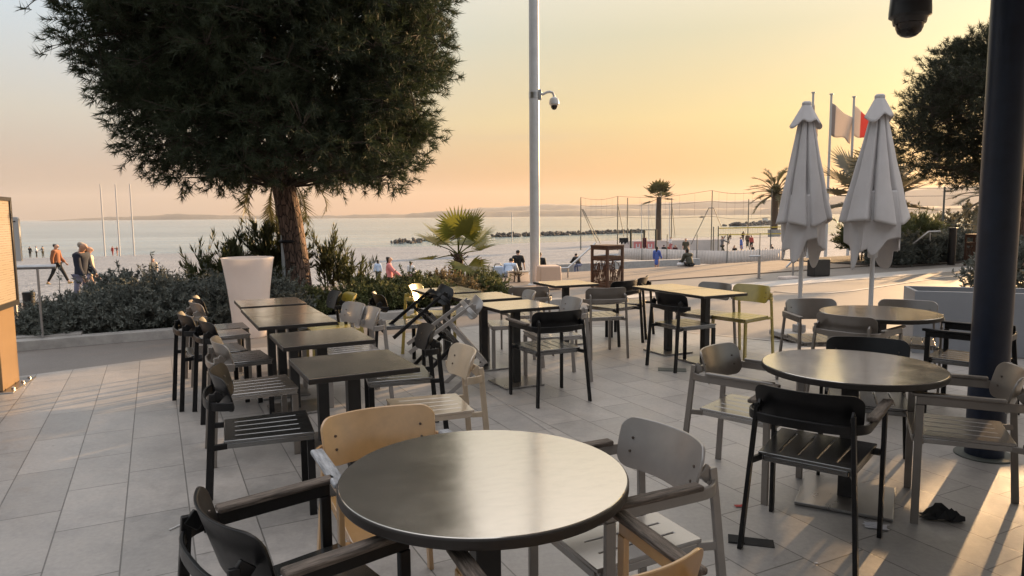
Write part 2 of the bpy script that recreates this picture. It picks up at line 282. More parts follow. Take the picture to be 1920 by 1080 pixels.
# ------------------------------------------------------------------ mesh helpers
class MB:
    def __init__(s): s.v = []; s.f = []; s.m = []; s.cur = 0
    def add(s, vs, fs):
        o = len(s.v); s.v.extend([tuple(p) for p in vs]); s.f.extend([tuple(i + o for i in f) for f in fs]); s.m.extend([s.cur] * len(fs)); return s
    def box(s, x0, x1, y0, y1, z0, z1):
        vs = [(x0, y0, z0), (x1, y0, z0), (x1, y1, z0), (x0, y1, z0), (x0, y0, z1), (x1, y0, z1), (x1, y1, z1), (x0, y1, z1)]
        return s.add(vs, [(0, 3, 2, 1), (4, 5, 6, 7), (0, 1, 5, 4), (1, 2, 6, 5), (2, 3, 7, 6), (3, 0, 4, 7)])
    def bar(s, p, q, w, h, side=None, w2=None, h2=None):
        # straight bar from p to q, w across 'side', h across the third axis
        p, q = Vector(p), Vector(q); d = (q - p).normalized()
        sd_ = Vector(side) if side else (Vector((0, 0, 1)).cross(d) if abs(d.z) < .95 else Vector((1, 0, 0)))
        sd_ = (sd_ - d * sd_.dot(d)).normalized(); u = d.cross(sd_)
        w2 = w if w2 is None else w2; h2 = h if h2 is None else h2
        vs = [p + sd_ * a * w / 2 + u * b_ * h / 2 for a, b_ in ((-1, -1), (1, -1), (1, 1), (-1, 1))] + [q + sd_ * a * w2 / 2 + u * b_ * h2 / 2 for a, b_ in ((-1, -1), (1, -1), (1, 1), (-1, 1))]
        return s.add(vs, [(3, 2, 1, 0), (4, 5, 6, 7), (0, 1, 5, 4), (1, 2, 6, 5), (2, 3, 7, 6), (3, 0, 4, 7)])
    def tube(s, pts, rad, n=8, cap=True):
        pts = [Vector(p) for p in pts]; k = len(pts); rad = rad if isinstance(rad, (list, tuple)) else [rad] * k
        prev = None; vs = []
        for i, p in enumerate(pts):
            d = (pts[min(i + 1, k - 1)] - pts[max(i - 1, 0)]).normalized()
            a = prev if prev is not None else (Vector((1, 0, 0)) if abs(d.x) < .9 else Vector((0, 1, 0)))
            a = (a - d * a.dot(d)).normalized(); bb = d.cross(a); prev = a
            for j in range(n):
                g = 2 * math.pi * j / n; vs.append(p + (a * math.cos(g) + bb * math.sin(g)) * rad[i])
        fs = []
        for i in range(k - 1):
            for j in range(n): fs.append((i * n + j, i * n + (j + 1) % n, (i + 1) * n + (j + 1) % n, (i + 1) * n + j))
        if cap: fs.append(tuple(range(n - 1, -1, -1))); fs.append(tuple(range((k - 1) * n, k * n)))
        return s.add(vs, fs)
    def sweep(s, pts, w, h, closed=False):
        # rectangular section swept along a level path: w sideways, h upward
        pts = [Vector(p) for p in pts]; k = len(pts); vs = []
        for i, p in enumerate(pts):
            d = (pts[min(i + 1, k - 1)] - pts[max(i - 1, 0)]); d.z = 0; d.normalize(); sd_ = Vector((-d.y, d.x, 0))
            for a, b_ in ((-1, -1), (1, -1), (1, 1), (-1, 1)): vs.append(p + sd_ * a * w / 2 + Vector((0, 0, b_ * h / 2)))
        fs = []
        for i in range(k - 1):
            for j in range(4): fs.append((i * 4 + j, i * 4 + (j + 1) % 4, (i + 1) * 4 + (j + 1) % 4, (i + 1) * 4 + j))
        fs += [(3, 2, 1, 0), tuple(range((k - 1) * 4, k * 4))]
        return s.add(vs, fs)
    def lathe(s, prof, n=32, c=(0, 0, 0), cap=True):
        vs = []; k = len(prof)
        for r, z in prof:
            for j in range(n): g = 2 * math.pi * j / n; vs.append((c[0] + r * math.cos(g), c[1] + r * math.sin(g), c[2] + z))
        fs = [(i * n + j, i * n + (j + 1) % n, (i + 1) * n + (j + 1) % n, (i + 1) * n + j) for i in range(k - 1) for j in range(n)]
        if cap: fs += [tuple(range(n - 1, -1, -1)), tuple(range((k - 1) * n, k * n))]
        return s.add(vs, fs)
    def prism(s, outline, z0, z1):
        n = len(outline); vs = [(x, y, z0) for x, y in outline] + [(x, y, z1) for x, y in outline]
        return s.add(vs, [tuple(range(n - 1, -1, -1)), tuple(range(n, 2 * n))] + [(i, (i + 1) % n, n + (i + 1) % n, n + i) for i in range(n)])
    def xform(s, mtx, start=0):
        s.v[start:] = [tuple(mtx @ Vector(p)) for p in s.v[start:]]; return s
    def build(s, name, mtl, parent=None, smooth=True, bevel=0.0, seg=2, angle=35):
        me = bpy.data.meshes.new(name); me.from_pydata(s.v, [], s.f)
        for mm in (mtl if isinstance(mtl, (list, tuple)) else [mtl]): me.materials.append(mm)
        if isinstance(mtl, (list, tuple)): me.polygons.foreach_set('material_index', s.m)
        return link(name, me, parent, smooth, bevel, seg, angle)
def link(name, me, parent=None, smooth=True, bevel=0.0, seg=2, angle=35):
    me.update()
    if smooth:
        me.polygons.foreach_set('use_smooth', [True] * len(me.polygons)); me.set_sharp_from_angle(angle=R(angle))
    o = bpy.data.objects.new(name, me); COL.objects.link(o)
    if parent: o.parent = parent
    if bevel:
        bv = o.modifiers.new('bevel', 'BEVEL'); bv.width = bevel; bv.segments = seg; bv.limit_method = 'ANGLE'; bv.angle_limit = R(40); bv.harden_normals = False
    return o
def tag(o, label=None, cat=None, group=None, kind=None):
    if label: o['label'] = label
    if cat: o['category'] = cat
    if group: o['group'] = group
    if kind: o['kind'] = kind
    return o
def thing(name, label, cat, loc=(0, 0, 0), rz=0.0, group=None):
    o = bpy.data.objects.new(name, None); COL.objects.link(o); o.location = loc; o.rotation_euler = (0, 0, rz); o.empty_display_size = .1
    return tag(o, label, cat, group)
def kids(o): return [c for c in COL.objects if c.parent == o]
KID = {}
def copy_tree(o, parent=None):
    c = o.copy(); COL.objects.link(c)
    if parent: c.parent = parent
    if o.name not in KID: KID[o.name] = kids(o)
    for ch in KID[o.name]: copy_tree(ch, c)
    return c
def tri_mesh(name, A, B, Cc, mtl, parent=None):
    # arrays of triangle corners (n,3)
    n = len(A); me = bpy.data.meshes.new(name)
    co = np.empty((n, 3, 3), np.float32); co[:, 0] = A; co[:, 1] = B; co[:, 2] = Cc
    me.vertices.add(3 * n); me.vertices.foreach_set('co', co.ravel())
    me.loops.add(3 * n); me.loops.foreach_set('vertex_index', np.arange(3 * n, dtype=np.int32))
    me.polygons.add(n); me.polygons.foreach_set('loop_start', np.arange(0, 3 * n, 3, dtype=np.int32)); 
    me.update(calc_edges=True); me.validate(); me.materials.append(mtl)
    o = bpy.data.objects.new(name, me); COL.objects.link(o)
    if parent: o.parent = parent
    return o
def unit(a): return a / np.maximum(np.linalg.norm(a, axis=-1, keepdims=True), 1e-9)
def blades(P, D, L, Wd):
    # leaf blades: base at P, direction D, length L, width Wd; two triangles per blade (a kite)
    D = unit(D); r = rng.normal(size=D.shape); S = unit(np.cross(D, r)); L = np.asarray(L)[:, None]; Wd = np.asarray(Wd)[:, None]
    mid = P + D * L * .42; tip = P + D * L
    return (np.concatenate([P, mid - S * Wd / 2]), np.concatenate([mid + S * Wd / 2, mid + S * Wd / 2]), np.concatenate([mid - S * Wd / 2, tip]))
def needles(P, D, L, Wd):
    D = unit(D); r = rng.normal(size=D.shape); S = unit(np.cross(D, r)); L = np.asarray(L)[:, None]; Wd = np.asarray(Wd)[:, None]
    return P - S * Wd / 2, P + S * Wd / 2, P + D * L

# ================================================================== THE SETTING
A0 = R(29.5)
def ST(s, t, z=0.0):           # s: distance out from the terrace to the sea, t: along the shore
    return (-math.sin(A0) * s + math.cos(A0) * t, math.cos(A0) * s + math.sin(A0) * t, z)
def smst(x): x = max(0., min(1., x)); return x * x * (3 - 2 * x)
def beach_z(s, t):
    z0 = -.5 - .9 * smst((t + 2) / 14)
    return z0 + (-4.05 - z0) * max(0, (s - 16) / 110)
def xy2st(x, y): return (-math.sin(A0) * x + math.cos(A0) * y, math.cos(A0) * x + math.sin(A0) * y)
def bz(x, y): return beach_z(*xy2st(x, y))
def sheet(name, pts, z, mtl, kind='structure', thick=None):
    mb = MB()
    if thick: mb.prism(pts, z - thick, z)
    else: mb.add([(x, y, z) for x, y in pts], [tuple(range(len(pts)))])
    return tag(mb.build(name, mtl, smooth=False), kind=kind)
S2 = lambda s, t: ST(s, t)[:2]
# terrain: from behind the camera to the sea bed as one sheet, promenade level then the sloping beach
mb = MB(); ss = [-60, 0, 12.6, 15.9, 15.96] + list(np.linspace(16, 40, 25)) + list(np.linspace(44, 150, 40)) + [260, 600]; ts = list(np.linspace(-400, -90, 6)) + list(np.linspace(-80, 110, 60)) + list(np.linspace(130, 700, 8))
for s_ in ss:
    for t_ in ts:
        if s_ < 15.95: z = -.03
        elif s_ < 15.99: z = beach_z(16, t_)
        elif s_ <= 150: z = beach_z(s_, t_) + .06 * math.sin(s_ * .31 + t_ * .07) * math.sin(t_ * .13)
        else: z = -6.0 - (s_ - 150) * .02
        mb.v.append(ST(s_, t_, z))
nt_ = len(ts)
mb.f = [(i * nt_ + j, i * nt_ + j + 1, (i + 1) * nt_ + j + 1, (i + 1) * nt_ + j) for i in range(len(ss) - 1) for j in range(nt_ - 1)]; mb.m = [0] * len(mb.f)
tag(mb.build('beach', M['pebble'], angle=50), kind='structure')
sheet('sea', [S2(100, -9000), S2(100, 12000), S2(30000, 12000), S2(30000, -9000)], -4.0, M['sea'])
sheet('promenade', [S2(-40, -60), S2(-40, 90), S2(12.75, 90), S2(12.75, -60)], -.004, M['asphalt'])
sheet('terrace', [(-9.0, -3), (-7.2, 4.95), (-5.0, 6.93), (-3.87, 7.93), (-.1, 10.2), (1.81, 9.62), (3.31, 8.46), (5.2, 7.55), (9.0, 5.2), (9, -3)], 0.0, M['paving'])
sheet('boardwalk', [S2(12.8, -60), S2(12.8, 19.4), S2(15.93, 19.4), S2(15.93, -60)], .02, M['boards'], thick=.12)
sheet('tactile_strip', [S2(10.35, 11.2), S2(10.3, 24), S2(11.15, 24), S2(11.2, 11.2)], .004, M['tactile'])
sheet('tactile_strip', [S2(10.35, 3.6), S2(10.35, 11.19), S2(10.75, 11.19), S2(10.75, 3.6)], .004, M['tactile'])
def line_strip(pts, w):
    mb = MB(); pts = [Vector((x, y, 0.004)) for x, y in pts]; vs = []
    for i, p in enumerate(pts):
        d = (pts[min(i + 1, len(pts) - 1)] - pts[max(i - 1, 0)]).normalized(); n = Vector((-d.y, d.x, 0)); vs += [p + n * w / 2, p - n * w / 2]
    mb.add(vs, [(2 * i, 2 * i + 1, 2 * i + 3, 2 * i + 2) for i in range(len(pts) - 1)])
    tag(mb.build('pavement_line', M['paleline'], smooth=False), kind='structure')
line_strip([(5.3, 14.07), (5.7, 13.75), (6.2, 13.71), (6.9, 14.1), (8.91, 15.69), (11.24, 17.46), (13, 18.6)], .09)
line_strip([(4.2, 14.6), (5.57, 13.95)], .07)
line_strip([(3.35, 8.5), (1.81, 9.66), (-.1, 10.25)], .05)
line_strip([(-.8, 7.3), (-.29, 6.28), (.10, 5.38), (.36, 4.75)], .012)
# planting bed with its concrete kerb
sheet('planting_bed', [S2(10.35, -1.15), S2(10.35, 6.7), S2(12.7, 6.9), S2(12.7, -3.4)], .035, M['soil'])
mb = MB(); mb.bar(ST(10.25, -1.4, .055), ST(10.25, 6.8, .055), .2, .13); mb.bar(ST(12.72, -3.4, .05), ST(12.72, 6.9, .05), .12, .10)
tag(mb.build('bed_kerb', M['concrete'], bevel=.01), kind='structure')
sheet('right_bed', [S2(11.95, 19.45), S2(11.95, 42), S2(15.93, 42), S2(15.93, 19.45)], .05, M['soil'], thick=.2)
# far hills across the bay
def hills(pts, dist, depth, name):
    mb = MB(); xs = np.linspace(pts[0][0], pts[-1][0], 260)
    px = [p[0] for p in pts]; hy = [p[1] for p in pts]; vs = []
    ph = rng.uniform(0, 6, 9)
    for x in xs:
        base = np.interp(x, px, hy)
        jag = sum(math.sin(x * f + ph[i]) * a for i, (f, a) in enumerate([(.11, .5), (.23, .35), (.41, .25), (.83, .2)]))
        h = max(.0, base + jag * min(1, base / 6)) * dist / 1310
        X = (x - 960) / 1310 * dist
        vs += [(X, dist, -4.5), (X, dist + depth * .35, h * .8 - 4), (X * 1.1, dist + depth, h - 4), (X * 1.15, dist + depth * 1.5, -6)]
    mb.add(vs, [(4 * i + k, 4 * i + 4 + k, 4 * i + 5 + k, 4 * i + 1 + k) for i in range(len(xs) - 1) for k in range(3)])
    tag(mb.build(name, M['hill'], angle=80), kind='structure')
hills([(60, 0), (120, 2), (190, 6), (270, 8), (330, 12), (420, 8), (520, 6), (640, 6), (700, 8), (760, 7), (820, 13), (900, 11), (1000, 13), (1150, 14), (1320, 13), (1500, 15), (1750, 14), (2100, 12), (2400, 0)], 4600, 500, 'near_hills')
hills([(700, 0), (800, 10), (900, 19), (960, 21), (1030, 27), (1100, 23), (1200, 24), (1270, 28), (1330, 30), (1420, 31), (1500, 35), (1650, 44), (1800, 58), (1950, 60), (2300, 40), (2700, 0)], 6600, 900, 'far_hills')

# ================================================================== CHAIRS
def top_grid(xs_front, xs_rear, ys, holes, z0, z1):
    bm = bmesh.new(); y0, y1 = ys[0], ys[-1]
    vv = [[bm.verts.new((xr + (xf - xr) * (y - y0) / (y1 - y0), y, z1)) for xf, xr in zip(xs_front, xs_rear)] for y in ys]
    fs = [bm.faces.new((vv[j][i], vv[j][i + 1], vv[j + 1][i + 1], vv[j + 1][i])) for j in range(len(ys) - 1) for i in range(len(xs_front) - 1) if (i, j) not in holes]
    r = bmesh.ops.extrude_face_region(bm, geom=fs); nv = [g for g in r['geom'] if isinstance(g, bmesh.types.BMVert)]
    for v in nv: v.co.z = z0
    bmesh.ops.recalc_face_normals(bm, faces=bm.faces[:]); bm.verts.ensure_lookup_table()
    for i, v in enumerate(bm.verts): v.index = i
    vs = [tuple(v.co) for v in bm.verts]; ff = [tuple(v.index for v in f.verts) for f in bm.faces]; bm.free(); return vs, ff
def mb_seat():
    mb = MB(); wf, wr = .226, .208; sl_ = .004; pos = [-.136, -.045, .045, .136]
    k = [-1]; 
    for p in pos: k += [(p - sl_) / wf, (p + sl_) / wf]
    k.append(1)
    xf = [wf * a for a in k]; xr = [wr * a for a in k]
    holes = {(1 + 2 * i, 1) for i in range(4)}
    mb.add(*top_grid(xf, xr, [-.21, -.155, .165, .232], holes, .440, .455))
    z0, z1 = .412, .4398
    mb.bar((-wr + .012, -.2, .426), (-wf + .012, .222, .426), .02, z1 - z0); mb.bar((wr - .012, -.2, .426), (wf - .012, .222, .426), .02, z1 - z0)
    mb.bar((-wf + .024, .221, .426), (wf - .024, .221, .426), .02, z1 - z0); mb.bar((-wr + .024, -.199, .426), (wr - .024, -.199, .426), .02, z1 - z0)
    return mb
def mb_back():
    mb = MB(); z0, z1, hw, r = .592, .782, .242, .055; nu = 20
    zs = [z0 + d for d in (0, .004, .012, .025, .04, .06, .085, .11)] + [z1 - d for d in (.04, .025, .012, .004, 0)]
    th = .011; rows = []
    for z in zs:
        d = min(z - z0, z1 - z); ins = r - math.sqrt(max(0, r * r - (r - d) ** 2)) if d < r else 0
        w = hw * (.93 + .07 * (z - z0) / (z1 - z0)) - ins
        rows.append((z, w))
    def pt(z, u, w, off):
        x = u * w; ph = math.asin(max(-1, min(1, x / .43))); y0 = -.207 - .058 * (z - z0) / (z1 - z0)
        return (x - math.sin(ph) * off, y0 + .43 * (1 - math.cos(ph)) + off * math.cos(ph) - .0, z)
    vs = []; n = nu + 1
    for off in (th / 2, -th / 2):
        for z, w in rows:
            for i in range(n): vs.append(pt(z, -1 + 2 * i / nu, w, off))
    m_ = len(rows) * n; fs = []
    for j in range(len(rows) - 1):
        for i in range(nu):
            a = j * n + i; fs.append((a + 1, a, a + n, a + n + 1)); fs.append((m_ + a, m_ + a + 1, m_ + a + n + 1, m_ + a + n))
    per = [i for i in range(n)] + [j * n + nu for j in range(1, len(rows))] + [(len(rows) - 1) * n + i for i in range(nu - 1, -1, -1)] + [j * n for j in range(len(rows) - 2, 0, -1)]
    for a, b_ in zip(per, per[1:] + per[:1]): fs.append((a, b_, m_ + b_, m_ + a))
    return mb.add(vs, fs)
def rail_path(arm):
    pts = []
    for i in range(25):
        g = -math.pi / 2 + math.pi * i / 24; c_, s_ = math.cos(g), math.sin(g)
        pts.append((.257 * math.copysign(abs(s_) ** .72, s_), -.155 - .142 * abs(c_) ** .8, .640))
    if arm: pts = [(-.257, .222, .640)] + pts + [(.257, .222, .640)]
    return pts
CHAIR = {}
def chair_proto(kind, colour, wood):
    key = (kind, colour, wood)
    arm = kind == 'A'; cm = M[colour]; t = thing('armchair' if arm else 'side_chair', None, None)
    mb_seat().build('seat', M[colour + '_seat'], t, bevel=.003)
    b_ = mb_back().build('backrest', cm, t, bevel=.003, angle=50)
    for s_ in (-1, 1):
        for z in (.655, .705):
            y = -.207 - .058 * (z - .592) / .19; x = s_ * .178; yy = y + .43 * (1 - math.cos(math.asin(.178 / .43))) + .004
            MB().tube([(x, yy, z), (x - s_ * .0015, yy + .006, z)], .0055, 8).build('bolt', M['screw'], b_)
    MB().sweep(rail_path(arm), .013, .042).build('arm_rail' if arm else 'back_rail', cm, t, bevel=.003, angle=50)
    for s_ in (-1, 1):
        fx = .25 if arm else .215
        lg = MB(); lg.bar((s_ * fx, -.305, 0), (s_ * .205, -.252, .70), .020, .036, side=(1, 0, 0), w2=.018, h2=.030)
        lg.bar((s_ * .2, -.244, .665), (s_ * .2, -.214, .70), .014, .05, side=(1, 0, 0))
        lg.bar((s_ * (fx - (fx - .205) * .61), -.268, .426), (s_ * .200, -.195, .426), .018, .030, side=(1, 0, 0))
        lg.build('leg', cm, t, bevel=.003)
        lf = MB()
        if arm:
            lf.bar((s_ * .257, .205, 0), (s_ * .257, .205, .619), .020, .036, side=(1, 0, 0)); lf.bar((s_ * .247, .195, .426), (s_ * .215, .195, .426), .030, .028, side=(0, 1, 0))
        else: lf.bar((s_ * .208, .212, 0), (s_ * .208, .212, .412), .022, .038, side=(1, 0, 0))
        lf.build('leg', cm, t, bevel=.003)
        if arm:
            am = MB(); am.bar((s_ * .262, -.15, .6715), (s_ * .262, .243, .6715), .048 if wood else .034, .020, side=(1, 0, 0))
            am.build('armrest', M['wood'] if wood == 1 else M['woodpale'] if wood == 2 else cm, t, bevel=.007, seg=3)
    return t
def chair(kind, colour, wood, x, y, a, label, group, tilt=None):
    key = (kind, colour, wood)
    if key not in CHAIR: CHAIR[key] = t = chair_proto(*key)
    else: t = copy_tree(CHAIR[key])
    t.location = (x, y, 0); t.rotation_euler = (0, 0, R(a))
    if tilt:
        t.rotation_euler = (0, 0, 0); t.location = (0, 0, 0)
        mt = Matrix.Translation((x, y, 0)) @ Matrix.Rotation(R(a), 4, 'Z') @ Matrix.Translation((0, .2, 0)) @ Matrix.Rotation(-R(tilt), 4, 'X') @ Matrix.Translation((0, -.2, 0))
        t.location = mt.to_translation(); t.rotation_euler = mt.to_euler()
    return tag(t, label, 'chair', group)
GA, GS = 'armchairs around the round tables', 'side chairs around the square tables'
chair('A', 'dark', 1, -.64, 1.985, 310, 'black armchair with brown worn armrest, bottom left of the nearest round table', GA)
chair('A', 'tan', 2, -.46, 2.61, 207, 'tan armchair with a pale weathered armrest, behind the nearest round table', GA)
chair('A', 'cement', 1, .37, 2.41, 116, 'light grey armchair with weathered wooden armrests, right of the nearest round table', GA)
chair('A', 'tan', 1, .17, 1.71, 23, 'tan armchair back at the bottom edge, in front of the nearest round table', GA)
chair('S', 'dark', 0, -1.34, 3.69, 292, 'black side chair nearest the camera in the row left of the square tables', GS)
chair('S', 'taupe', 0, -1.73, 4.62, 298, 'taupe side chair just behind the nearest black one in the left row', GS)
chair('S', 'dark', 0, -2.23, 5.56, 302, 'black side chair in the left row, its seat pushed towards the third square table', GS)
chair('S', 'dark', 0, -2.57, 5.93, 303, 'black side chair standing furthest left, pulled out from the row of square tables', GS)
chair('S', 'taupe', 0, -2.86, 6.77, 303, 'taupe side chair in front of the tall white flared pot', GS)
chair('S', 'dark', 0, -3.0, 7.15, 299, 'black side chair half hidden behind a taupe one, last in the left row', GS)
chair('S', 'dark', 0, -.82, 4.94, 106, 'black side chair with its back to the tipped chairs, facing the nearest square table', GS)
chair('S', 'cream', 0, -.49, 4.08, 109, 'cream side chair alone in the sunlight right behind the tan armchair', GS)
chair('S', 'cement', 0, -1.41, 5.95, 117, 'light grey side chair to the right of another light grey one, facing the left tables', GS)
chair('S', 'cement', 0, -1.62, 6.28, 126, 'light grey side chair hiding a mustard one, facing the left tables', GS)
chair('S', 'dark', 0, -2.08, 7.34, 115, 'black side chair with a pale lit back close to the pine trunk', GS)
chair('S', 'yellow', 0, -1.88, 7.16, 116, 'mustard side chair mostly hidden behind a light grey chair', GS)
chair('S', 'dark', 0, -1.21, 7.36, 292, 'black side chair by the shrubs, its back rim lit, beside the tipped black chair', GS)
chair('S', 'yellow', 0, -.93, 8.09, 261, 'bright yellow lit side chair at the shrubs, tucked under the back tables', GS)
chair('A', 'dark', 1, .30, 5.98, 25, 'dark armchair mid-terrace, its back to us, at the lone square table', GS)
chair('S', 'cement', 0, .39, 6.62, 107, 'light grey side chair half hidden behind the dark middle armchair', GS)
chair('S', 'taupe', 0, .99, 7.83, 14, 'taupe side chair seen squarely from behind, in the middle of the terrace', GS)
chair('S', 'dark', 0, 1.25, 8.61, 39, 'black side chair behind the squarely placed taupe one, before the rusty bin', GS)
chair('S', 'dark', 0, 1.50, 9.05, 66, 'black side chair with a curled pale rim, furthest back beside the joined tables', GS)
chair('S', 'dark', 0, 1.78, 7.17, 299, 'black side chair at the near left corner of the two joined tables', GS)
chair('S', 'yellow', 0, 2.53, 7.66, 127, 'olive yellow side chair facing us at the right end of the joined tables', GS)
chair('S', 'taupe', 0, 2.20, 7.95, 125, 'taupe side chair behind the joined tables, next to the olive yellow one', GS)
chair('A', 'taupe', 0, .16, 8.01, 10, 'taupe armchair seen from behind at the back table near the white pole', GS)
chair('S', 'cement', 0, -.02, 7.29, 100, 'light grey side chair seen edge on, right of the lone square table', GS)
chair('A', 'taupe', 0, 1.38, 3.98, 228, 'taupe armchair on the left side of the middle round table', GA)
chair('A', 'dark', 1, 1.45, 3.25, 323, 'black armchair with grey worn armrest, its back to us before the middle round table', GA)
chair('A', 'taupe', 0, 2.33, 3.55, 64, 'taupe armchair on the right of the middle round table, before the dark pillar', GA)
chair('A', 'dark', 0, 2.16, 4.17, 156, 'black armchair pushed in on the far side of the middle round table', GA)
chair('A', 'taupe', 0, 2.76, 5.54, 310, 'taupe armchair seen from behind, between the middle and the far round table', GA)
chair('A', 'taupe', 0, 2.77, 6.24, 180, 'taupe armchair left of the far round table', GA)
chair('A', 'taupe', 0, 3.48, 6.10, 150, 'taupe armchair behind the far round table, in front of the grey planter', GA)
chair('A', 'dark', 0, 3.53, 5.35, 44, 'black armchair half hidden by the dark pillar', GA)
chair('A', 'dark', 0, 2.20, 2.33, 90, 'black armchair at the right edge, only a leg of it in view', GA)
chair('S', 'cement', 0, -.82, 6.255, 280.6, 'light grey side chair tipped forward against the lone square table', 'chairs tipped forward against the tables', 50)
chair('S', 'dark', 0, -1.15, 7.08, 296, 'black side chair tipped forward against the back tables', 'chairs tipped forward against the tables', 48.5)

# ================================================================== TABLES
def square_proto():
    t = thing('square_table', None, None)
    tt_ = MB().box(-.3, .3, -.3, .3, .720, .748).build('tabletop', M['tableedge'], t, bevel=.003)
    MB().box(-.296, .296, -.296, .296, .7482, .7502).build('laminate', M['tabletop'], tt_)
    mb = MB(); mb.box(-.036, .036, -.036, .036, .018, .705); mb.box(-.16, .16, -.16, .16, .7053, .7197); mb.build('post', M['tablemetal'], t, bevel=.004)
    mb = MB(); mb.box(-.2, .2, -.2, .2, .004, .018); [mb.box(a - .015, a + .015, b_ - .015, b_ + .015, 0, .0038) for a in (-.18, .18) for b_ in (-.18, .18)]; mb.build('base_plate', M['plate'], t, bevel=.003)
    return t
SQ = None
def sq(x, y, label, a=27):
    global SQ
    if SQ is None: SQ = t = square_proto()
    else: t = copy_tree(SQ)
    t.location = (x, y, 0); t.rotation_euler = (0, 0, R(a)); return tag(t, label, 'table', 'dark square cafe tables')
sq(-.91, 3.90, 'dark square table nearest the camera in the left row, scuffed top')
sq(-1.33, 4.79, 'dark square table second from the camera in the left row')
sq(-1.79, 5.63, 'dark square table third in the left row, joined to the next')
sq(-2.066, 6.17, 'dark square table fourth in the left row, joined to the third')
sq(-2.39, 6.84, 'dark square table last in the left row, in front of the white pot')
sq(.03, 6.46, 'lone square table with a lit top between the tipped chair and the dark middle armchair')
sq(.66, 8.55, 'square table with a lit top furthest back, before the white pole', 24)
sq(1.79, 7.93, 'square table on the left of the two joined ones, lit top')
sq(2.06, 7.385, 'square table on the right of the two joined ones, lit top')
sq(-.74, 7.80, 'square table at the shrubs behind the tipped black chair')
sq(-.30, 7.18, 'square table with a lit top right of the tipped black chair')
def round_proto(r=.46):
    t = thing('round_table', None, None)
    tt_ = MB().lathe([(r - .012, .714), (r - .003, .716), (r, .722), (r, .743), (r - .002, .747), (r - .005, .748)], 96).build('tabletop', M['tableedge'], t, angle=25)
    MB().lathe([(r - .005, .7482), (r - .0065, .7502)], 96).build('laminate', M['tabletop'], tt_)
    mb = MB(); mb.box(-.042, .042, -.042, .042, .02, .70); mb.box(-.2, .2, -.2, .2, .7003, .7137); mb.build('post', M['tablemetal'], t, bevel=.004)
    mb = MB(); mb.box(-.235, .235, -.235, .235, .005, .021); [mb.box(a - .02, a + .02, b_ - .02, b_ + .02, 0, .0048) for a in (-.2, .2) for b_ in (-.2, .2)]; mb.build('base_plate', M['plate'], t, bevel=.003)
    return t
r0 = round_proto(); r0.rotation_euler = (0, 0, R(20)); r0.location = (-.095, 2.17, 0); tag(r0, 'dark round table nearest the camera, dusty top reflecting the sky', 'table', 'dark round cafe tables')
r1 = copy_tree(r0); r1.location = (1.84, 3.73, 0); r1.rotation_euler = (0, 0, R(-30)); tag(r1, 'round table in the middle of the right group, its square base plate showing', 'table')
r2 = copy_tree(r0); r2.location = (3.05, 5.75, 0); r2.rotation_euler = (0, 0, R(20)); tag(r2, 'round table furthest back, by the parasol and the grey planter', 'table')

# ================================================================== PILLAR, POLE, CAMERAS
t = thing('pillar', 'thick dark blue round pillar at the right edge of the terrace', 'pillar', (3.055, 4.40, 0))
MB().lathe([(.110, .012), (.110, 3.4185)], 48).build('shaft', M['pillar'], t)
MB().lathe([(.17, 0), (.17, .008), (.166, .011)], 48).build('base_ring', M['netpole'], t, angle=25)
t = thing('dome_camera', 'large dark dome camera hanging at the top right beside the pillar', 'camera', (2.16, 3.9, 2.625))
MB().lathe([(.03, .17), (.075, .165), (.098, .11), (.104, .02), (.104, .0), (.085, -.012), (.083, -.03), (.080, -.04)], 32).build('housing', M['kioskdark'], t)
MB().lathe([(.070, -.035), (.068, -.06), (.058, -.085), (.040, -.102), (.018, -.110), (.002, -.112)], 32).build('dome', M['blackgloss'], t)
MB().tube([(0, 0, .165), (0, 0, .79)], .022, 10).build('bracket', M['kioskdark'], t)
t = thing('added_canopy', 'added unseen canopy roof on the dark blue pillar, shading the right tables', 'roof', (4.6, .6, 3.42))  # roof added out of view to shade the right foreground
mb = MB(); mb.box(-3.9, 4.4, -4.6, 4.15, 0, .22); mb.build('deck', M['planter'], t, bevel=.01); mb = MB(); mb.box(-3.93, 4.43, 4.153, 4.19, -.03, .26); mb.build('fascia', M['kioskdark'], t, bevel=.006)
t = thing('bullet_camera', 'small dark camera cut by the top edge beside the pillar', 'camera', (2.66, 4.1, 2.83))
mb = MB(); mb.bar((-.07, -.05, -.02), (.05, .05, .0), .07, .07); mb.build('housing', M['kioskdark'], t, bevel=.01)
MB().tube([(.04, .04, .03), (.2, .2, .12), (.33, .3, .12)], .015, 8).build('bracket', M['kioskdark'], t)
t = thing('tall_pole', 'tall white round pole rising behind the back table', 'pole', (.525, 15.79, 0))
MB().lathe([(.112, 0), (.112, 4.0), (.106, 8.2)], 32).build('shaft', M['polewhite'], t)
MB().lathe([(.17, 0), (.17, .02), (.12, .05)], 24).build('base_ring', M['polewhite'], t)
MB().lathe([(.118, 4.15), (.118, 4.28)], 32).build('clamp', M['steel'], t)
t2 = thing('pole_camera', 'white dome camera on a curved arm fixed to the tall white pole', 'camera', (.525, 15.79, 4.22))
MB().tube([(.09, 0, 0), (.2, -.02, .02), (.28, -.02, .06), (.34, -.02, .07), (.41, -.02, .05), (.44, -.02, -.02), (.44, -.02, -.06)], .028, 10).build('arm', M['camwhite'], t2)
mb = MB(); mb.box(.1, .16, -.07, .07, -.1, .12); mb.build('mount', M['steel'], t2, bevel=.01)
MB().lathe([(.03, -.04), (.09, -.08), (.11, -.14), (.11, -.2), (.08, -.23)], 24, (.44, -.02, 0)).build('housing', M['camwhite'], t2)
MB().lathe([(.075, -.225), (.07, -.27), (.045, -.31), (.005, -.325)], 24, (.44, -.02, 0)).build('dome', M['blackgloss'], t2)

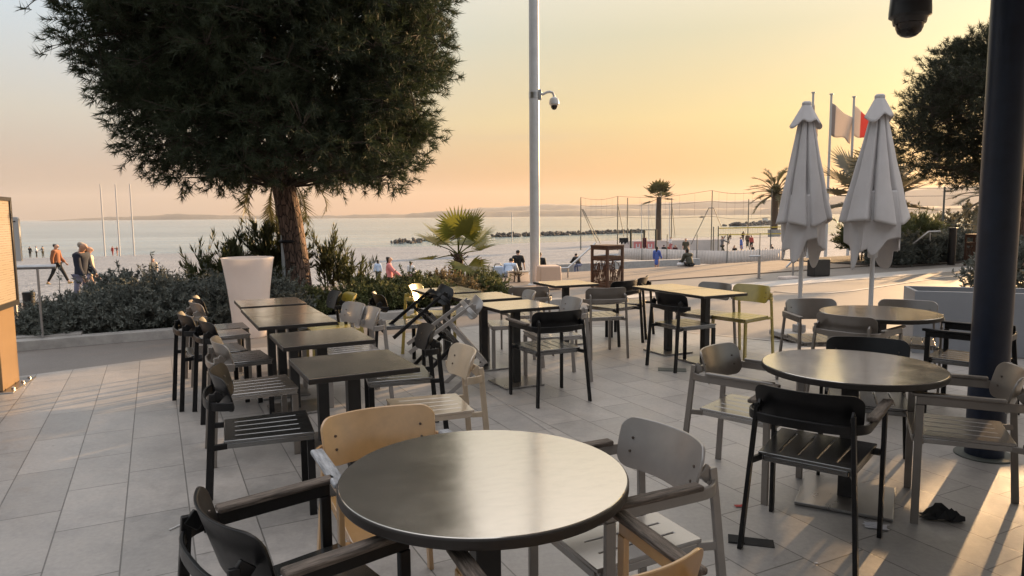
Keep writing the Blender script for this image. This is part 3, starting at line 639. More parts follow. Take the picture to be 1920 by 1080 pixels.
# ================================================================== POTS, PLANTER, BIN, RAILS
prof = [(.005, .0), (.205, .0), (.215, .02), (.222, .1), (.240, .35), (.270, .65), (.305, .9), (.325, 1.02), (.333, 1.045), (.330, 1.055), (.318, 1.05), (.305, 1.0), (.28, .85), (.005, .85)]
t = thing('flared_pot', 'tall white flared pot standing between the left tables and the pine', 'pot', (-3.50, 9.25, 0))
MB().lathe(prof, 64, cap=False).build('shell', M['pot'], t, angle=50)
t = thing('block_seat', 'pale rounded block seat beside the white pole', 'seat', (.80, 15.1, 0), R(8))
mb = MB(); z1 = .50; b0, b1 = .245, .225
mb.add([(-b0, -b0, 0), (b0, -b0, 0), (b0, b0, 0), (-b0, b0, 0), (-b1, -b1, z1), (b1, -b1, z1), (b1, b1, z1), (-b1, b1, z1)], [(0, 3, 2, 1), (4, 5, 6, 7), (0, 1, 5, 4), (1, 2, 6, 5), (2, 3, 7, 6), (3, 0, 4, 7)])
mb.build('body', M['sun_tinted'], t, bevel=.03, seg=3)
t = thing('low_wall', 'low pale block wall in front of the standing man in black', 'wall', (.12, 16.6, 0), R(12))
mb = MB(); mb.box(-.2, .26, -.12, .12, 0, .24); mb.build('body', M['pot'], t, bevel=.01); mb = MB(); mb.box(-.23, .29, -.15, .15, .2403, .265); mb.build('coping', M['concrete'], t, bevel=.006)
t = thing('planter_box', 'long empty grey blue planter box behind the pillar', 'planter', (4.50, 7.75, 0), R(-19))
mb = MB(); L_, Wd_, H_, th = 1.9, .62, .70, .04
mb.box(0, L_, 0, th, 0, H_); mb.box(0, L_, Wd_ - th, Wd_, 0, H_); mb.box(0, th, th, Wd_ - th, 0, H_); mb.box(L_ - th, L_, th, Wd_ - th, 0, H_); mb.build('sides', M['planter'], t, bevel=.004)
mb = MB(); mb.box(th, L_ - th, th, Wd_ - th, .05, .60); mb.build('soil', M['soil'], t, smooth=False)
# rusty steel litter bin with cut-out reeds
def bin_panel(mb, w, z0, z1, seed):
    rr = random.Random(seed); n = 11
    mb.box(-w / 2, w / 2, -.006, .006, z0, z0 + .03); mb.box(-w / 2, w / 2, -.006, .006, z1 - .03, z1)
    for i in range(9):
        x = -w / 2 + w * (i + .5) / 9; bend = rr.uniform(-.13, .13); top = rr.uniform(.55, 1.0)
        pts = [(max(-w / 2 + .01, min(w / 2 - .01, x + bend * (k / 6) ** 2)), 0, z0 + .02 + (z1 - z0 - .04) * top * k / 6) for k in range(7)]
        for a, b_ in zip(pts, pts[1:]): mb.bar(a, b_, .016, .010, side=(1, 0, 0))
    for i in range(4):
        cx, cz, rad = rr.uniform(-w * .3, w * .3), rr.uniform(z0 + .12, z1 - .1), rr.uniform(.08, .16)
        pts = [(max(-w / 2 + .01, min(w / 2 - .01, cx + rad * math.cos(g))), 0, max(z0 + .02, min(z1 - .02, cz + rad * math.sin(g)))) for g in np.linspace(rr.uniform(0, 3), rr.uniform(3.5, 6), 9)]
        for a, b_ in zip(pts, pts[1:]):
            if (Vector(a) - Vector(b_)).length > .004: mb.bar(a, b_, .014, .010, side=(0, 1, 0))
def litter_bin(x, y, rz, label, w=.46, h=.93):
    t = thing('litter_bin', label, 'litter bin', (x, y, 0), rz, 'rusty litter bins')
    mb = MB(); a = w / 2
    for sx_ in (-1, 1):
        for sy_ in (-1, 1): mb.box(sx_ * a - .025, sx_ * a + .025, sy_ * a - .025, sy_ * a + .025, 0, h - .041)
    for z0, z1 in ((.02, .08), (h - .30, h - .24), (h - .10, h - .042)):
        for s_ in (-1, 1):
            mb.box(-a + .0255, a - .0255, s_ * a - .02, s_ * a + .02, z0, z1); mb.box(s_ * a - .02, s_ * a + .02, -a + .0255, a - .0255, z0, z1)
    mb.build('frame', M['rust'], t, bevel=.004)
    mb = MB(); mb.box(-a - .03, a + .03, -a - .03, a + .03, h - .04, h); mb.build('lid', M['rust'], t, bevel=.006)
    for k in range(4):
        mb = MB(); bin_panel(mb, w - .054, .085, h - .305, k + 3); mb.xform(Matrix.Rotation(math.pi / 2 * k, 4, 'Z') @ Matrix.Translation((0, -a, 0))); mb.build('reed_panel', M['rust'], t, smooth=False)
    return t
litter_bin(2.08, 15.2, R(38), 'rusty steel litter bin with cut-out reed pattern in the middle of the promenade')
litter_bin(13.75, 20.6, R(30), 'dark litter bin beside the pillar, a pale bag leaning on it')
mb = MB(); mb.lathe([(.02, 0), (.17, .02), (.2, .12), (.15, .28), (.05, .40), (.03, .46), (.06, .5)], 14, (13.55, 20.15, 0))
for i, p in enumerate(mb.v): mb.v[i] = (p[0] + .03 * math.sin(i * 2.3), p[1] + .03 * math.sin(i * 1.7), p[2])
tag(mb.build('rubbish_bag', M['white'], angle=60), 'pale rubbish bag slumped against the dark litter bin', 'bag')
def bollard(x, y, h, r, label):
    t = thing('bollard', label, 'bollard', (x, y, 0)); MB().lathe([(r, 0), (r, h - .05), (r * 1.06, h - .045), (r * 1.06, h - .01), (r * .9, h)], 24).build('shaft', M['kioskdark'], t, angle=30)
bollard(-7.55, 10.85, .46, .085, 'short dark bollard at the left end of the hedge')
bollard(13.23, 21.0, 1.12, .105, 'tall dark bollard in front of the right hedge')
def handrail(label, posts, rail, r=.024, pr=.022):
    t = thing('handrail', label, 'handrail', (posts[0][0], posts[0][1], 0)); o = Vector((posts[0][0], posts[0][1], 0))
    MB().tube([Vector(p) - o for p in rail], r, 10).build('rail', M['steel'], t)
    for x, y, z in posts:
        MB().tube([Vector((x, y, 0)) - o, Vector((x, y, z)) - o], pr, 10).build('post', M['steel'], t)
        MB().lathe([(.06, 0), (.06, .012)], 16, tuple(Vector((x, y, 0)) - o)).build('foot', M['steel'], t)
    return t
handrail('steel handrail on a slim post at the left end of the hedge', [(-5.79, 8.51, .985)], [(-6.42, 8.16, 1.01), (-5.62, 8.60, 1.0)], r=.030, pr=.014)
sheet('kerb_slab', [(-6.15, 8.42), (-5.45, 8.72), (-5.6, 9.05), (-6.2, 8.8)], .14, M['concrete'], thick=.135)
handrail('steel handrail sloping down towards the beach behind the pale block seat', [(1.40, 17.4, .27)], [(1.12, 17.3, .27), (1.40, 17.4, .27), (2.14, 17.9, .86)])
handrail('short steel rail post alone on the promenade', [(6.05, 17.05, .55)], [(5.78, 17.0, .55), (6.06, 17.05, .55)], pr=.035)
handrail('steel handrail half hidden behind the left parasol', [(7.02, 17.4, .40)], [(6.85, 17.4, .24), (7.02, 17.4, .42), (7.3, 17.45, .70), (7.5, 17.5, .72)])
handrail('steel handrail in front of the right hedge', [(12.55, 21.0, .98)], [(11.9, 20.8, .62), (12.5, 21.0, 1.0), (12.95, 21.15, 1.0)])
mb = MB(); mb.box(-.22, .22, -.12, .12, 0, .05); mb.xform(Matrix.Translation((6.75, 17.0, 0)) @ Matrix.Rotation(R(25), 4, 'Z')); tag(mb.build('floor_plate', M['pot'], bevel=.01), 'flat pale plate at the foot of the half hidden handrail', 'plate')
mb = MB(); mb.box(-.28, .28, -.12, .12, 0, .42); mb.xform(Matrix.Translation((7.75, 17.6, 0)) @ Matrix.Rotation(R(25), 4, 'Z')); tag(mb.build('dark_crate', M['kioskdark'], bevel=.02), 'dark crate seen between the parasol poles', 'crate')

# ================================================================== MENU TOTEM AND BEACH SIGN (left edge)
t = thing('menu_totem', 'menu totem with a glass poster case on a sunlit pedestal at the left edge', 'totem', (-4.66, 6.27, 0), R(109.5))
# local +x runs along the sunlit face away from the camera; the body lies on local +y
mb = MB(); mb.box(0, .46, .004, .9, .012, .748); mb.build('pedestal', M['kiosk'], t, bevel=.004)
mb = MB(); mb.box(-.06, .62, -.09, .95, 0, .011); mb.build('base_plate', M['plate'], t, bevel=.003)
for x_ in (.08, .36, .56): MB().lathe([(.016, .0112), (.016, .026), (.009, .034)], 8, (x_, -.05, 0)).build('anchor_bolt', M['steel'], t)
mb = MB(); y0 = -.02
mb.box(-.04, .56, 0, .93, .75, 1.79)
for x0, x1, z0, z1 in ((-.04, .56, .75, .80), (-.04, .56, 1.755, 1.79), (-.04, .0, .8003, 1.7547), (.52, .56, .8003, 1.7547)): mb.box(x0, x1, y0, -.0005, z0, z1)
mb.build('case', M['kioskdark'], t, bevel=.003)
m, tt, b = newmat('menu poster'); c = N(tt, 'ShaderNodeTexCoord'); mp = N(tt, 'ShaderNodeMapping', {0: c.outputs['Object']}); mp.inputs['Scale'].default_value = (1, 1, 1)
br = N(tt, 'ShaderNodeTexBrick', {0: mp.outputs[0]}); mp.inputs['Rotation'].default_value = (R(-90), 0, 0)
br.inputs['Scale'].default_value = 1; br.inputs['Brick Width'].default_value = .13; br.inputs['Row Height'].default_value = .022; br.inputs['Mortar Size'].default_value = .008; br.inputs['Color1'].default_value = (.24, .20, .155, 1); br.inputs['Color2'].default_value = (.34, .29, .23, 1); br.inputs['Mortar'].default_value = (.36, .31, .25, 1)
tt.links.new(br.outputs[0], b.inputs['Base Color']); b.inputs['Roughness'].default_value = .12
mb = MB(); mb.box(.0005, .5195, -.006, -.0006, .8005, 1.7545); mb.build('poster', m, t, smooth=False)
t = thing('beach_sign', 'pale beach rule sign with three red prohibition rings, beside the menu totem', 'sign', (-7.93, 11.1, 0), R(14))
mb = MB(); o_ = [(-.17, .92), (.13, .92), (.13, 1.58)] + [(.09 + .04 * math.cos(g), 1.58 + .04 * math.sin(g)) for g in np.linspace(.3, 1.57, 4)] + [(-.17, 1.62)]
mb.prism([(x, z) for x, z in o_], -.03, .03); mb.xform(Matrix(((1, 0, 0, 0), (0, 0, -1, 0), (0, 1, 0, 0), (0, 0, 0, 1)))); mb.build('panel', M['camwhite'], t, bevel=.004)
MB().tube([(-.02, .0, 0), (-.02, .0, .919)], .03, 10).build('post', M['steel'], t)
for k, z in enumerate((1.43, 1.27, 1.12)):
    mb = MB(); n = 28; vs = []
    for g in range(n):
        a = 2 * math.pi * g / n; vs += [(-.02 + .062 * math.cos(a), -.0335, z + .062 * math.sin(a)), (-.02 + .046 * math.cos(a), -.0335, z + .046 * math.sin(a))]
    mb.add(vs, [(2 * g, 2 * ((g + 1) % n), 2 * ((g + 1) % n) + 1, 2 * g + 1) for g in range(n)]); 
    ring = mb.build('prohibition_ring', M['red'], t, smooth=False)
    mb = MB(); mb.bar((-.055, -.0337, z + .035), (.015, -.0337, z - .035), .0006, .011, side=(0, 1, 0)); mb.build('slash', M['red'], ring, smooth=False)
    mb = MB(); mb.bar((-.04, -.0332, z - .015), (.0, -.0332, z + .01), .0004, .018, side=(0, 1, 0)); mb.build('pictogram', M['kioskdark'], ring, smooth=False)
mb = MB(); mb.box(-.13, .09, -.034, -.0305, 1.54, 1.56); mb.build('heading', M['kioskdark'], t, smooth=False)

# ================================================================== PARASOLS
def parasol(x, y, ztop, zhem, rmax, rz, label):
    t = thing('closed_parasol', label, 'parasol', (x, y, 0), rz, 'closed parasols')
    MB().tube([(0, 0, .06), (0, 0, ztop - .05)], .026, 14).build('pole', M['umbpole'], t)
    mb = MB(); mb.box(-.26, .26, -.26, .26, 0.02, .085); mb.box(-.06, .06, -.06, .06, .0853, .18); [mb.box(a - .04, a + .04, b_ - .04, b_ + .04, 0, .0198) for a in (-.2, .2) for b_ in (-.2, .2)]; mb.build('base', M['concrete'], t, bevel=.012)
    for k in range(8):
        g = math.pi / 4 * k + .2; MB().tube([(.055 * math.cos(g), .055 * math.sin(g), zhem - .35), (.045 * math.cos(g), .045 * math.sin(g), zhem + .5)], .008, 6).build('rib', M['umbpole'], t)
    MB().lathe([(.045, zhem - .42), (.055, zhem - .4), (.055, zhem - .3), (.04, zhem - .28)], 14).build('hub', M['umbpole'], t)
    # canvas: broad panels with a few deep slits down to a straight hem, then a folded layer hanging in long points
    nth, nz = 192, 40; sl_ang = [.35, 1.32, 2.5, 3.55, 4.45, 5.35]; sl_w = [.10, .07, .12, .08, .10, .07]
    def slit(th, f):
        d = 0
        for k, (a, w) in enumerate(zip(sl_ang, sl_w)):
            x = (th - a - .10 * math.sin(2.2 * f + k) + math.pi) % (2 * math.pi) - math.pi; d += math.exp(-(x / w) ** 2) * (.9 if x > 0 else 1.0)
        return min(1, d)
    vs = []
    for j in range(nz + 1):
        f = j / nz
        for i in range(nth):
            th = 2 * math.pi * i / nth
            z = ztop - .16 - f * (ztop - .16 - zhem) - f * f * (.03 * math.sin(3 * th + rz) + .025 * math.sin(2 * th))
            rad = .078 + (rmax - .078) * f ** 1.05
            rad *= (1 - .34 * slit(th, f)) * (1 + .07 * math.cos(2 * th + .6) + .05 * math.cos(3 * th + 2 * rz)) + .012 * math.sin(5 * th + 4 * f)
            rad += .004 * math.sin(17 * f + 3 * th) * f
            vs.append((rad * math.cos(th), rad * math.sin(th), z))
    can = MB().add(vs, [(j * nth + i, (j + 1) * nth + i, (j + 1) * nth + (i + 1) % nth, j * nth + (i + 1) % nth) for j in range(nz) for i in range(nth)]).build('canopy', M['fabric'], t, angle=65)
    so_ = can.modifiers.new('cloth', 'SOLIDIFY'); so_.thickness = .006
    vs = []; nz3 = 26; lob = [1.0, .62, .9, .42, .78]
    for j in range(nz3 + 1):
        f = j / nz3
        for i in range(nth):
            th = 2 * math.pi * i / nth; s5 = max(0., math.sin(5 * th + 2.1 * rz)) ** 1.3 * (.6 + .4 * math.sin(2 * th + 3 * rz))
            zt_, zb_ = zhem + .35, zhem - .18 - .17 * (.5 + .5 * math.sin(2 * th + 1.3 + rz)) - .24 * s5
            z = zt_ - f * (zt_ - zb_); g = max(0, (zhem + .05 - z) / .6)
            rb = .078 + (rmax - .078) * min(1.0, (ztop - .16 - z) / (ztop - .16 - zhem))
            rad = rb * (.90 - .20 * abs(math.sin(2.5 * th + 1.05 * rz + .6)) ** .6 * min(1, .5 + f)) * (1 + .26 * g * s5 + .10 * g * math.sin(2 * th + .9)) + .016 * math.sin(9 * th + 3 * f) * g
            vs.append((rad * math.cos(th + .3 * g * math.sin(3 * th)), rad * math.sin(th + .3 * g * math.sin(3 * th)), z))
    inn = MB().add(vs, [(j * nth + i, (j + 1) * nth + i, (j + 1) * nth + (i + 1) % nth, j * nth + (i + 1) % nth) for j in range(nz3) for i in range(nth)]).build('inner_cloth', M['fabric'], t, angle=65)
    so_ = inn.modifiers.new('cloth', 'SOLIDIFY'); so_.thickness = .006
    vs = []; nz2 = 8
    for j in range(nz2 + 1):
        f = j / nz2
        for i in range(nth):
            th = 2 * math.pi * i / nth; cor = max(0., math.cos(2 * th)) ** 2; fold = abs(math.sin(2 * th + math.pi / 4 * 0))
            rad = .045 + (.105 + .06 * cor) * f; vs.append((rad * math.cos(th), rad * math.sin(th), ztop - .02 - f * (.22 + .07 * cor + .015 * math.sin(6 * th))))
    cap = MB().add(vs, [(j * nth + i, (j + 1) * nth + i, (j + 1) * nth + (i + 1) % nth, j * nth + (i + 1) % nth) for j in range(nz2) for i in range(nth)]).build('vent_cap', M['fabric'], t, angle=65)
    so_ = cap.modifiers.new('cloth', 'SOLIDIFY'); so_.thickness = .006
    MB().lathe([(.005, ztop + .015), (.04, ztop + .012), (.055, ztop - .005), (.055, ztop - .03), (.005, ztop - .035)], 20, cap=False).build('finial', M['fabric'], t)
    return t
parasol(3.62, 8.72, 2.92, 1.45, .31, R(10), 'closed off-white parasol on the left, the smaller looking one')
parasol(4.20, 8.12, 2.90, 1.47, .37, R(40), 'closed off-white parasol on the right, in front of the flags')

# ================================================================== LITTER ON THE FLOOR
def crumple(name, x, y, sx_, sy_, h, rz, mtl, label, cat, seed, n=9):
    rr = random.Random(seed); mb = MB(); vs = [( (i / n - .5) * sx_ + rr.uniform(-.3, .3) * sx_ / n, (j / n - .5) * sy_ + rr.uniform(-.3, .3) * sy_ / n, .005 + abs(rr.gauss(0, 1)) * h * (1 if 0 < i < n and 0 < j < n else .4)) for i in range(n + 1) for j in range(n + 1)]
    mb.add(vs, [(i * (n + 1) + j, (i + 1) * (n + 1) + j, (i + 1) * (n + 1) + j + 1, i * (n + 1) + j + 1) for i in range(n) for j in range(n)])
    mb.xform(Matrix.Translation((x, y, 0)) @ Matrix.Rotation(rz, 4, 'Z'))
    o = mb.build(name, mtl, smooth=False); so_ = o.modifiers.new('thick', 'SOLIDIFY'); so_.thickness = .002
    return tag(o, label, cat)
crumple('crumpled_rag', 2.20, 3.45, .20, .09, .035, R(-15), M['black'], 'crumpled black rag lying on the slabs below the right taupe armchair', 'rag', 3, 6)
mb = MB(); mb.box(-.105, .105, -.042, .042, .001, .0035); mb.box(-.105, -.03, -.0415, .0415, .0037, .009); mb.xform(Matrix.Translation((1.14, 3.22, 0)) @ Matrix.Rotation(R(-16), 4, 'Z')); tag(mb.build('black_card', M['black'], bevel=.001), 'flat black card under the leg of the black armchair', 'card')
crumple('paper_scrap', 1.82, 3.37, .11, .07, .006, R(-25), M['paper'], 'white paper scrap at the edge of the middle round table base', 'paper', 5, 4)
crumple('film_sheet', .17, 2.62, .17, .3, .008, R(5), M['plasticfilm'], 'crumpled dark plastic film on the slabs behind the nearest table post', 'film', 6, 10)
crumple('red_scrap', 1.22, 3.63, .05, .03, .005, R(0), M['red'], 'tiny red scrap beside the black armchair', 'scrap', 7, 3)
crumple('white_crumb', 1.36, 3.0, .015, .012, .004, R(0), M['paper'], 'tiny white crumb on the slabs in the sunlight', 'scrap', 8, 2)
mb = MB(); o_ = Matrix.Translation((-1.72, 3.44, 0)) @ Matrix.Rotation(R(62), 4, 'Z')
mb.bar((-.055, 0, .005), (.02, 0, .006), .009, .004); mb.prism([(.02, -.006), (.035, -.014), (.06, -.012), (.06, -.006), (.045, -.005), (.045, .005), (.06, .006), (.06, .012), (.035, .014), (.02, .006)], .003, .007)
mb.xform(o_); tag(mb.build('plastic_fork', M['camwhite']), 'small white plastic fork lying on the left slabs', 'fork')
mb = MB(); mb.box(-.14, .14, -.075, .075, .001, .005)
for k in range(12): mb.box(-.13 + k * .022, -.122 + k * .022, -.06, .06, .0053, .0065)
mb.xform(Matrix.Translation((1.62, 6.98, 0)) @ Matrix.Rotation(R(-12), 4, 'Z')); tag(mb.build('drain_grate', M['netpole'], smooth=False), 'dark slotted drain grate in the slabs before the joined tables', 'drain')

# ================================================================== TREES
def limb(mb, p, q, r0, r1, sag=.0, n=6, wob=.06):
    p, q = Vector(p), Vector(q); L_ = (q - p).length; pts = []
    for i in range(n + 1):
        f = i / n; v = p.lerp(q, f); v.z += sag * math.sin(f * math.pi) * L_
        if 0 < i < n: v += Vector(rng.normal(size=3) * wob * L_ * .35)
        pts.append(v)
    mb.tube(pts, [r0 + (r1 - r0) * i / n for i in range(n + 1)], 7); return pts
def pine(loc, label, zt, Lr, Rr, trunk, nclump, leaf, seed, lower_hollow=(3.0, 1.0), scale=1.0, cl=.5, needle=(.10, .17), nw=.013, tufts=26, per=26, front=.95, upb=.45, holes=(), side_low=0):
    global rng
    rng = np.random.default_rng(seed)
    t = thing('pine_tree', label, 'tree', loc)
    tb = MB(); pts, rads = trunk; tb.tube([Vector(p) for p in pts], rads, 16)
    tr = tb.build('trunk', M['bark'], t, angle=80)
    dsp = None
    cents = []
    tries = 0
    while len(cents) < nclump and tries < 60000:
        tries += 1
        z = rng.uniform(zt[0], zt[-1]); ph = rng.uniform(0, 2 * math.pi); c_ = math.cos(ph)
        l, r_ = np.interp(z, zt, Lr), np.interp(z, zt, Rr); w = (c_ + 1) / 2; rm = (l * (1 - w) + r_ * w) * (front + (1 - front) * abs(c_))
        if rng.random() > (rm / max(max(Lr), max(Rr))) ** 1.0 or (z > 6.2 and zt[-1] > 8 and rng.random() > .5): continue
        u = rng.uniform(.12, 1) ** .5; rr = max(0., rm - cl * .55) * u
        if z < lower_hollow[0] and rr < lower_hollow[1] + .35 * (lower_hollow[0] - z): continue
        if side_low and z < side_low and abs(c_) < .6 and rr > 1.25: continue
        p = np.array([rr * c_, rr * math.sin(ph), z])
        if any((p[0] - h[0]) ** 2 / h[2] ** 2 + (p[2] - h[1]) ** 2 / h[3] ** 2 < 1 for h in holes): continue
        cents.append(p)
    cents = np.array(cents); axis_top = np.array(pts[-1])
    # limbs: a few main ones, then a branch to every clump from the nearest limb point
    bm_ = MB(); nodes_ = [np.array(p) for p in pts if p[2] > zt[0] * .95]
    order = rng.permutation(len(cents)); mains = order[:16]
    for i in mains:
        q = cents[i]; zb = np.clip(q[2] - .25 * np.hypot(q[0], q[1]), pts[-4][2] if len(pts) > 4 else zt[0], pts[-1][2]); k = int(np.argmin([abs(p[2] - zb) for p in pts])); p = np.array(pts[k])
        ll = limb(bm_, p, q, .075 * scale, .022 * scale, .05); nodes_ += [np.array(v) for v in ll[1:]]
    na = np.array(nodes_)
    for i in order[16:]:
        q = cents[i]; d = np.linalg.norm(na - q, axis=1) + np.maximum(0, na[:, 2] - q[2]) * .8; p = na[int(np.argmin(d))]
        ll = limb(bm_, p, q, .026 * scale, .010 * scale, .03, 4)
        if len(nodes_) < 900: nodes_ += [np.array(v) for v in ll[1:]]
    bm_.build('limbs', M['twig'], t, angle=80)
    # needle tufts
    n = len(cents) * tufts
    cc = np.repeat(cents, tufts, 0); off = rng.normal(size=(n, 3)); off = unit(off) * (rng.uniform(.15, 1, (n, 1)) ** .5) * cl * rng.uniform(.7, 1.25, (n, 1)); off[:, 2] *= .72
    tp = cc + off; out = unit(cc - np.array([0, 0, (zt[0] + zt[-1]) * .45])); ax = unit(unit(off) * .8 + out * .55 + np.array([0, 0, upb]) + rng.normal(size=(n, 3)) * .25)
    m_ = n * per; tpp = np.repeat(tp, per, 0); axx = np.repeat(ax, per, 0)
    base = tpp + axx * rng.uniform(-.09, .05, (m_, 1)); D = unit(axx * .75 + unit(rng.normal(size=(m_, 3))) * .75)
    Lg = rng.uniform(needle[0], needle[1], m_); tri_mesh('crown', *needles(base, D, Lg, np.full(m_, nw)), leaf, t)
    tw = MB()
    for i in range(0, n, 3):
        tw.bar(tuple(cc[i] + off[i] * .15), tuple(tp[i]), .009, .009)
    tw.build('twigs', M['twig'], t, smooth=False)
    return t
zt1 = [2.2, 2.35, 2.6, 3.1, 3.5, 4.4, 5.33, 6.6, 8.0, 9.3, 10.2]
L1 = [2.0, 2.45, 2.75, 2.85, 3.1, 3.65, 3.8, 3.8, 3.6, 2.4, .9]; R1 = [2.3, 2.5, 2.7, 2.65, 2.75, 2.85, 2.95, 2.9, 2.4, 1.5, .5]
tp_ = [(.05, 0, -.02), (.04, 0, .25), (0, 0, .8), (-.08, 0, 1.5), (-.18, 0, 2.1), (-.26, 0, 2.6), (-.30, .05, 3.2), (-.30, .02, 3.9), (-.34, 0, 4.8), (-.36, .0, 5.8), (-.36, 0, 6.6)]
PT = pine((-3.74, 12.15, 0), 'big umbrella pine with a broad dark crown behind the white pot', zt1, L1, R1, (tp_, [.235, .215, .205, .20, .195, .185, .16, .14, .11, .08, .04]), 1150, M['pineleaf'], 11, (2.75, .95), holes=((-1.55, 2.95, .55, .16), (-.35, 3.05, .4, .18), (.55, 2.72, .7, .13), (2.35, 2.95, .25, .3)))
mb = MB(); mb.tube([(-.02 - .19 * math.cos(g) * 1.02 - .06, .19 * math.sin(g) * 1.02, 1.17) for g in np.linspace(0, 2 * math.pi, 25)], .028, 6); mb.build('strap', M['kioskdark'], PT)
mb = MB(); mb.bar((-.30, -.09, .0), (-.30, -.09, 1.28), .06, .06); mb.xform(Matrix.Translation((-3.64, 12.15, 0))); tag(mb.build('tree_stake', M['polewhite'], bevel=.006), 'short pale stake strapped to the pine trunk', 'stake')
zt2 = [2.15, 2.6, 3.2, 4.0, 4.8, 5.4, 6.0, 6.5]
L2 = [1.3, 2.6, 3.1, 3.25, 2.9, 2.4, 1.6, .5]
PT2 = pine((12.75, 17.6, 0), 'smaller pine behind the dark pillar with upright shoots, sun behind it', zt2, L2, L2, ([(0, 0, -.02), (0, 0, .8), (.05, 0, 1.6), (.05, 0, 2.3), (.08, 0, 3.2), (.1, 0, 4.2), (.1, 0, 5.2), (.1, 0, 6.0)], [.2, .18, .17, .155, .13, .1, .06, .03]), 380, M['pineleaf2'], 23, (2.6, .8), cl=.52, upb=.95, nw=.014, tufts=24, per=24, front=1.0, holes=((.8, 2.85, 1.1, 1.05),))  # crown hole cut behind the pillar to let sun streaks reach the paving

# ------------------------------------------------------------------ palms
def fan_palm(x, y, z0, zc, rad, label, leaf, nfr=14, seed=1, trunk_r=.11, skirt=True, group=None, blades_n=30, dirs=None, pet=.55):
    rr = np.random.default_rng(seed); t = thing('fan_palm', label, 'palm', (x, y, z0), 0, group)
    h = zc - z0; mb = MB(); mb.tube([(0, 0, 0), (.01, 0, h * .5), (0, .01, h * .97)], [trunk_r * 1.15, trunk_r, trunk_r * .8], 12)
    if skirt:
        for i in range(70):
            g = rr.uniform(0, 6.28); zz = rr.uniform(.15, .92) * h; d = Vector((math.cos(g), math.sin(g), rr.uniform(.1, .9))); p = Vector((trunk_r * .8 * math.cos(g), trunk_r * .8 * math.sin(g), zz)); mb.bar(p, p + d * .13, .05, .012, w2=.01)
    mb.build('trunk', M['palmtrunk'], t, smooth=False)
    PA = []; PB = []; PC = []; pm = MB()
    for i in range(nfr if dirs is None else len(dirs)):
        if dirs is None:
            g = 2.4 * i + rr.uniform(-.3, .3); el = R(78 - 95 * i / nfr + rr.uniform(-8, 8))
        else: g, el = R(dirs[i][0]), R(dirs[i][1])
        d = np.array([math.cos(g) * math.cos(el), math.sin(g) * math.cos(el), math.sin(el)])
        p0 = np.array([0, 0, h * .95]); pl = rad * pet * rr.uniform(.85, 1.1); p1 = p0 + d * pl + np.array([0, 0, -.03 * pl])
        pm.tube([tuple(p0), tuple((p0 + p1) / 2 + np.array([0, 0, .03 * pl])), tuple(p1)], [.016 * rad, .011 * rad, .008 * rad], 5)
        up_ = np.array([0, 0, 1.0]); s_ = np.cross(d, up_); s_ /= np.linalg.norm(s_) + 1e-6; nrm = np.cross(s_, d)
        fl = rad * (1 - pet) * 1.15; n = blades_n
        tilt = rr.uniform(-.25, .25)
        for k in range(n):
            a = R(-128 + 256 * (k + .5) / n); dd = d * math.cos(a) + s_ * math.sin(a); dd = dd + nrm * (.12 + .1 * abs(math.sin(a)) + tilt * math.sin(a) * .5); dd /= np.linalg.norm(dd)
            ll = fl * (1 - .22 * (abs(a) / 2.3) ** 2) * rr.uniform(.93, 1.05); droop = np.array([0, 0, -1.0]) * ll * rr.uniform(.02, .14)
            w = fl * 2 * math.tan(R(256 / n / 2)) * .62 * .48; sd_ = np.cross(dd, nrm); sd_ /= np.linalg.norm(sd_) + 1e-6
            m1 = p1 + dd * ll * .55; tip = p1 + dd * ll + droop
            PA += [p1, m1 - sd_ * w]; PB += [m1 + sd_ * w, m1 + sd_ * w]; PC += [m1 - sd_ * w, tip]
    tri_mesh('fronds', np.array(PA), np.array(PB), np.array(PC), leaf, t); pm.build('stalks', leaf, t)
    return t
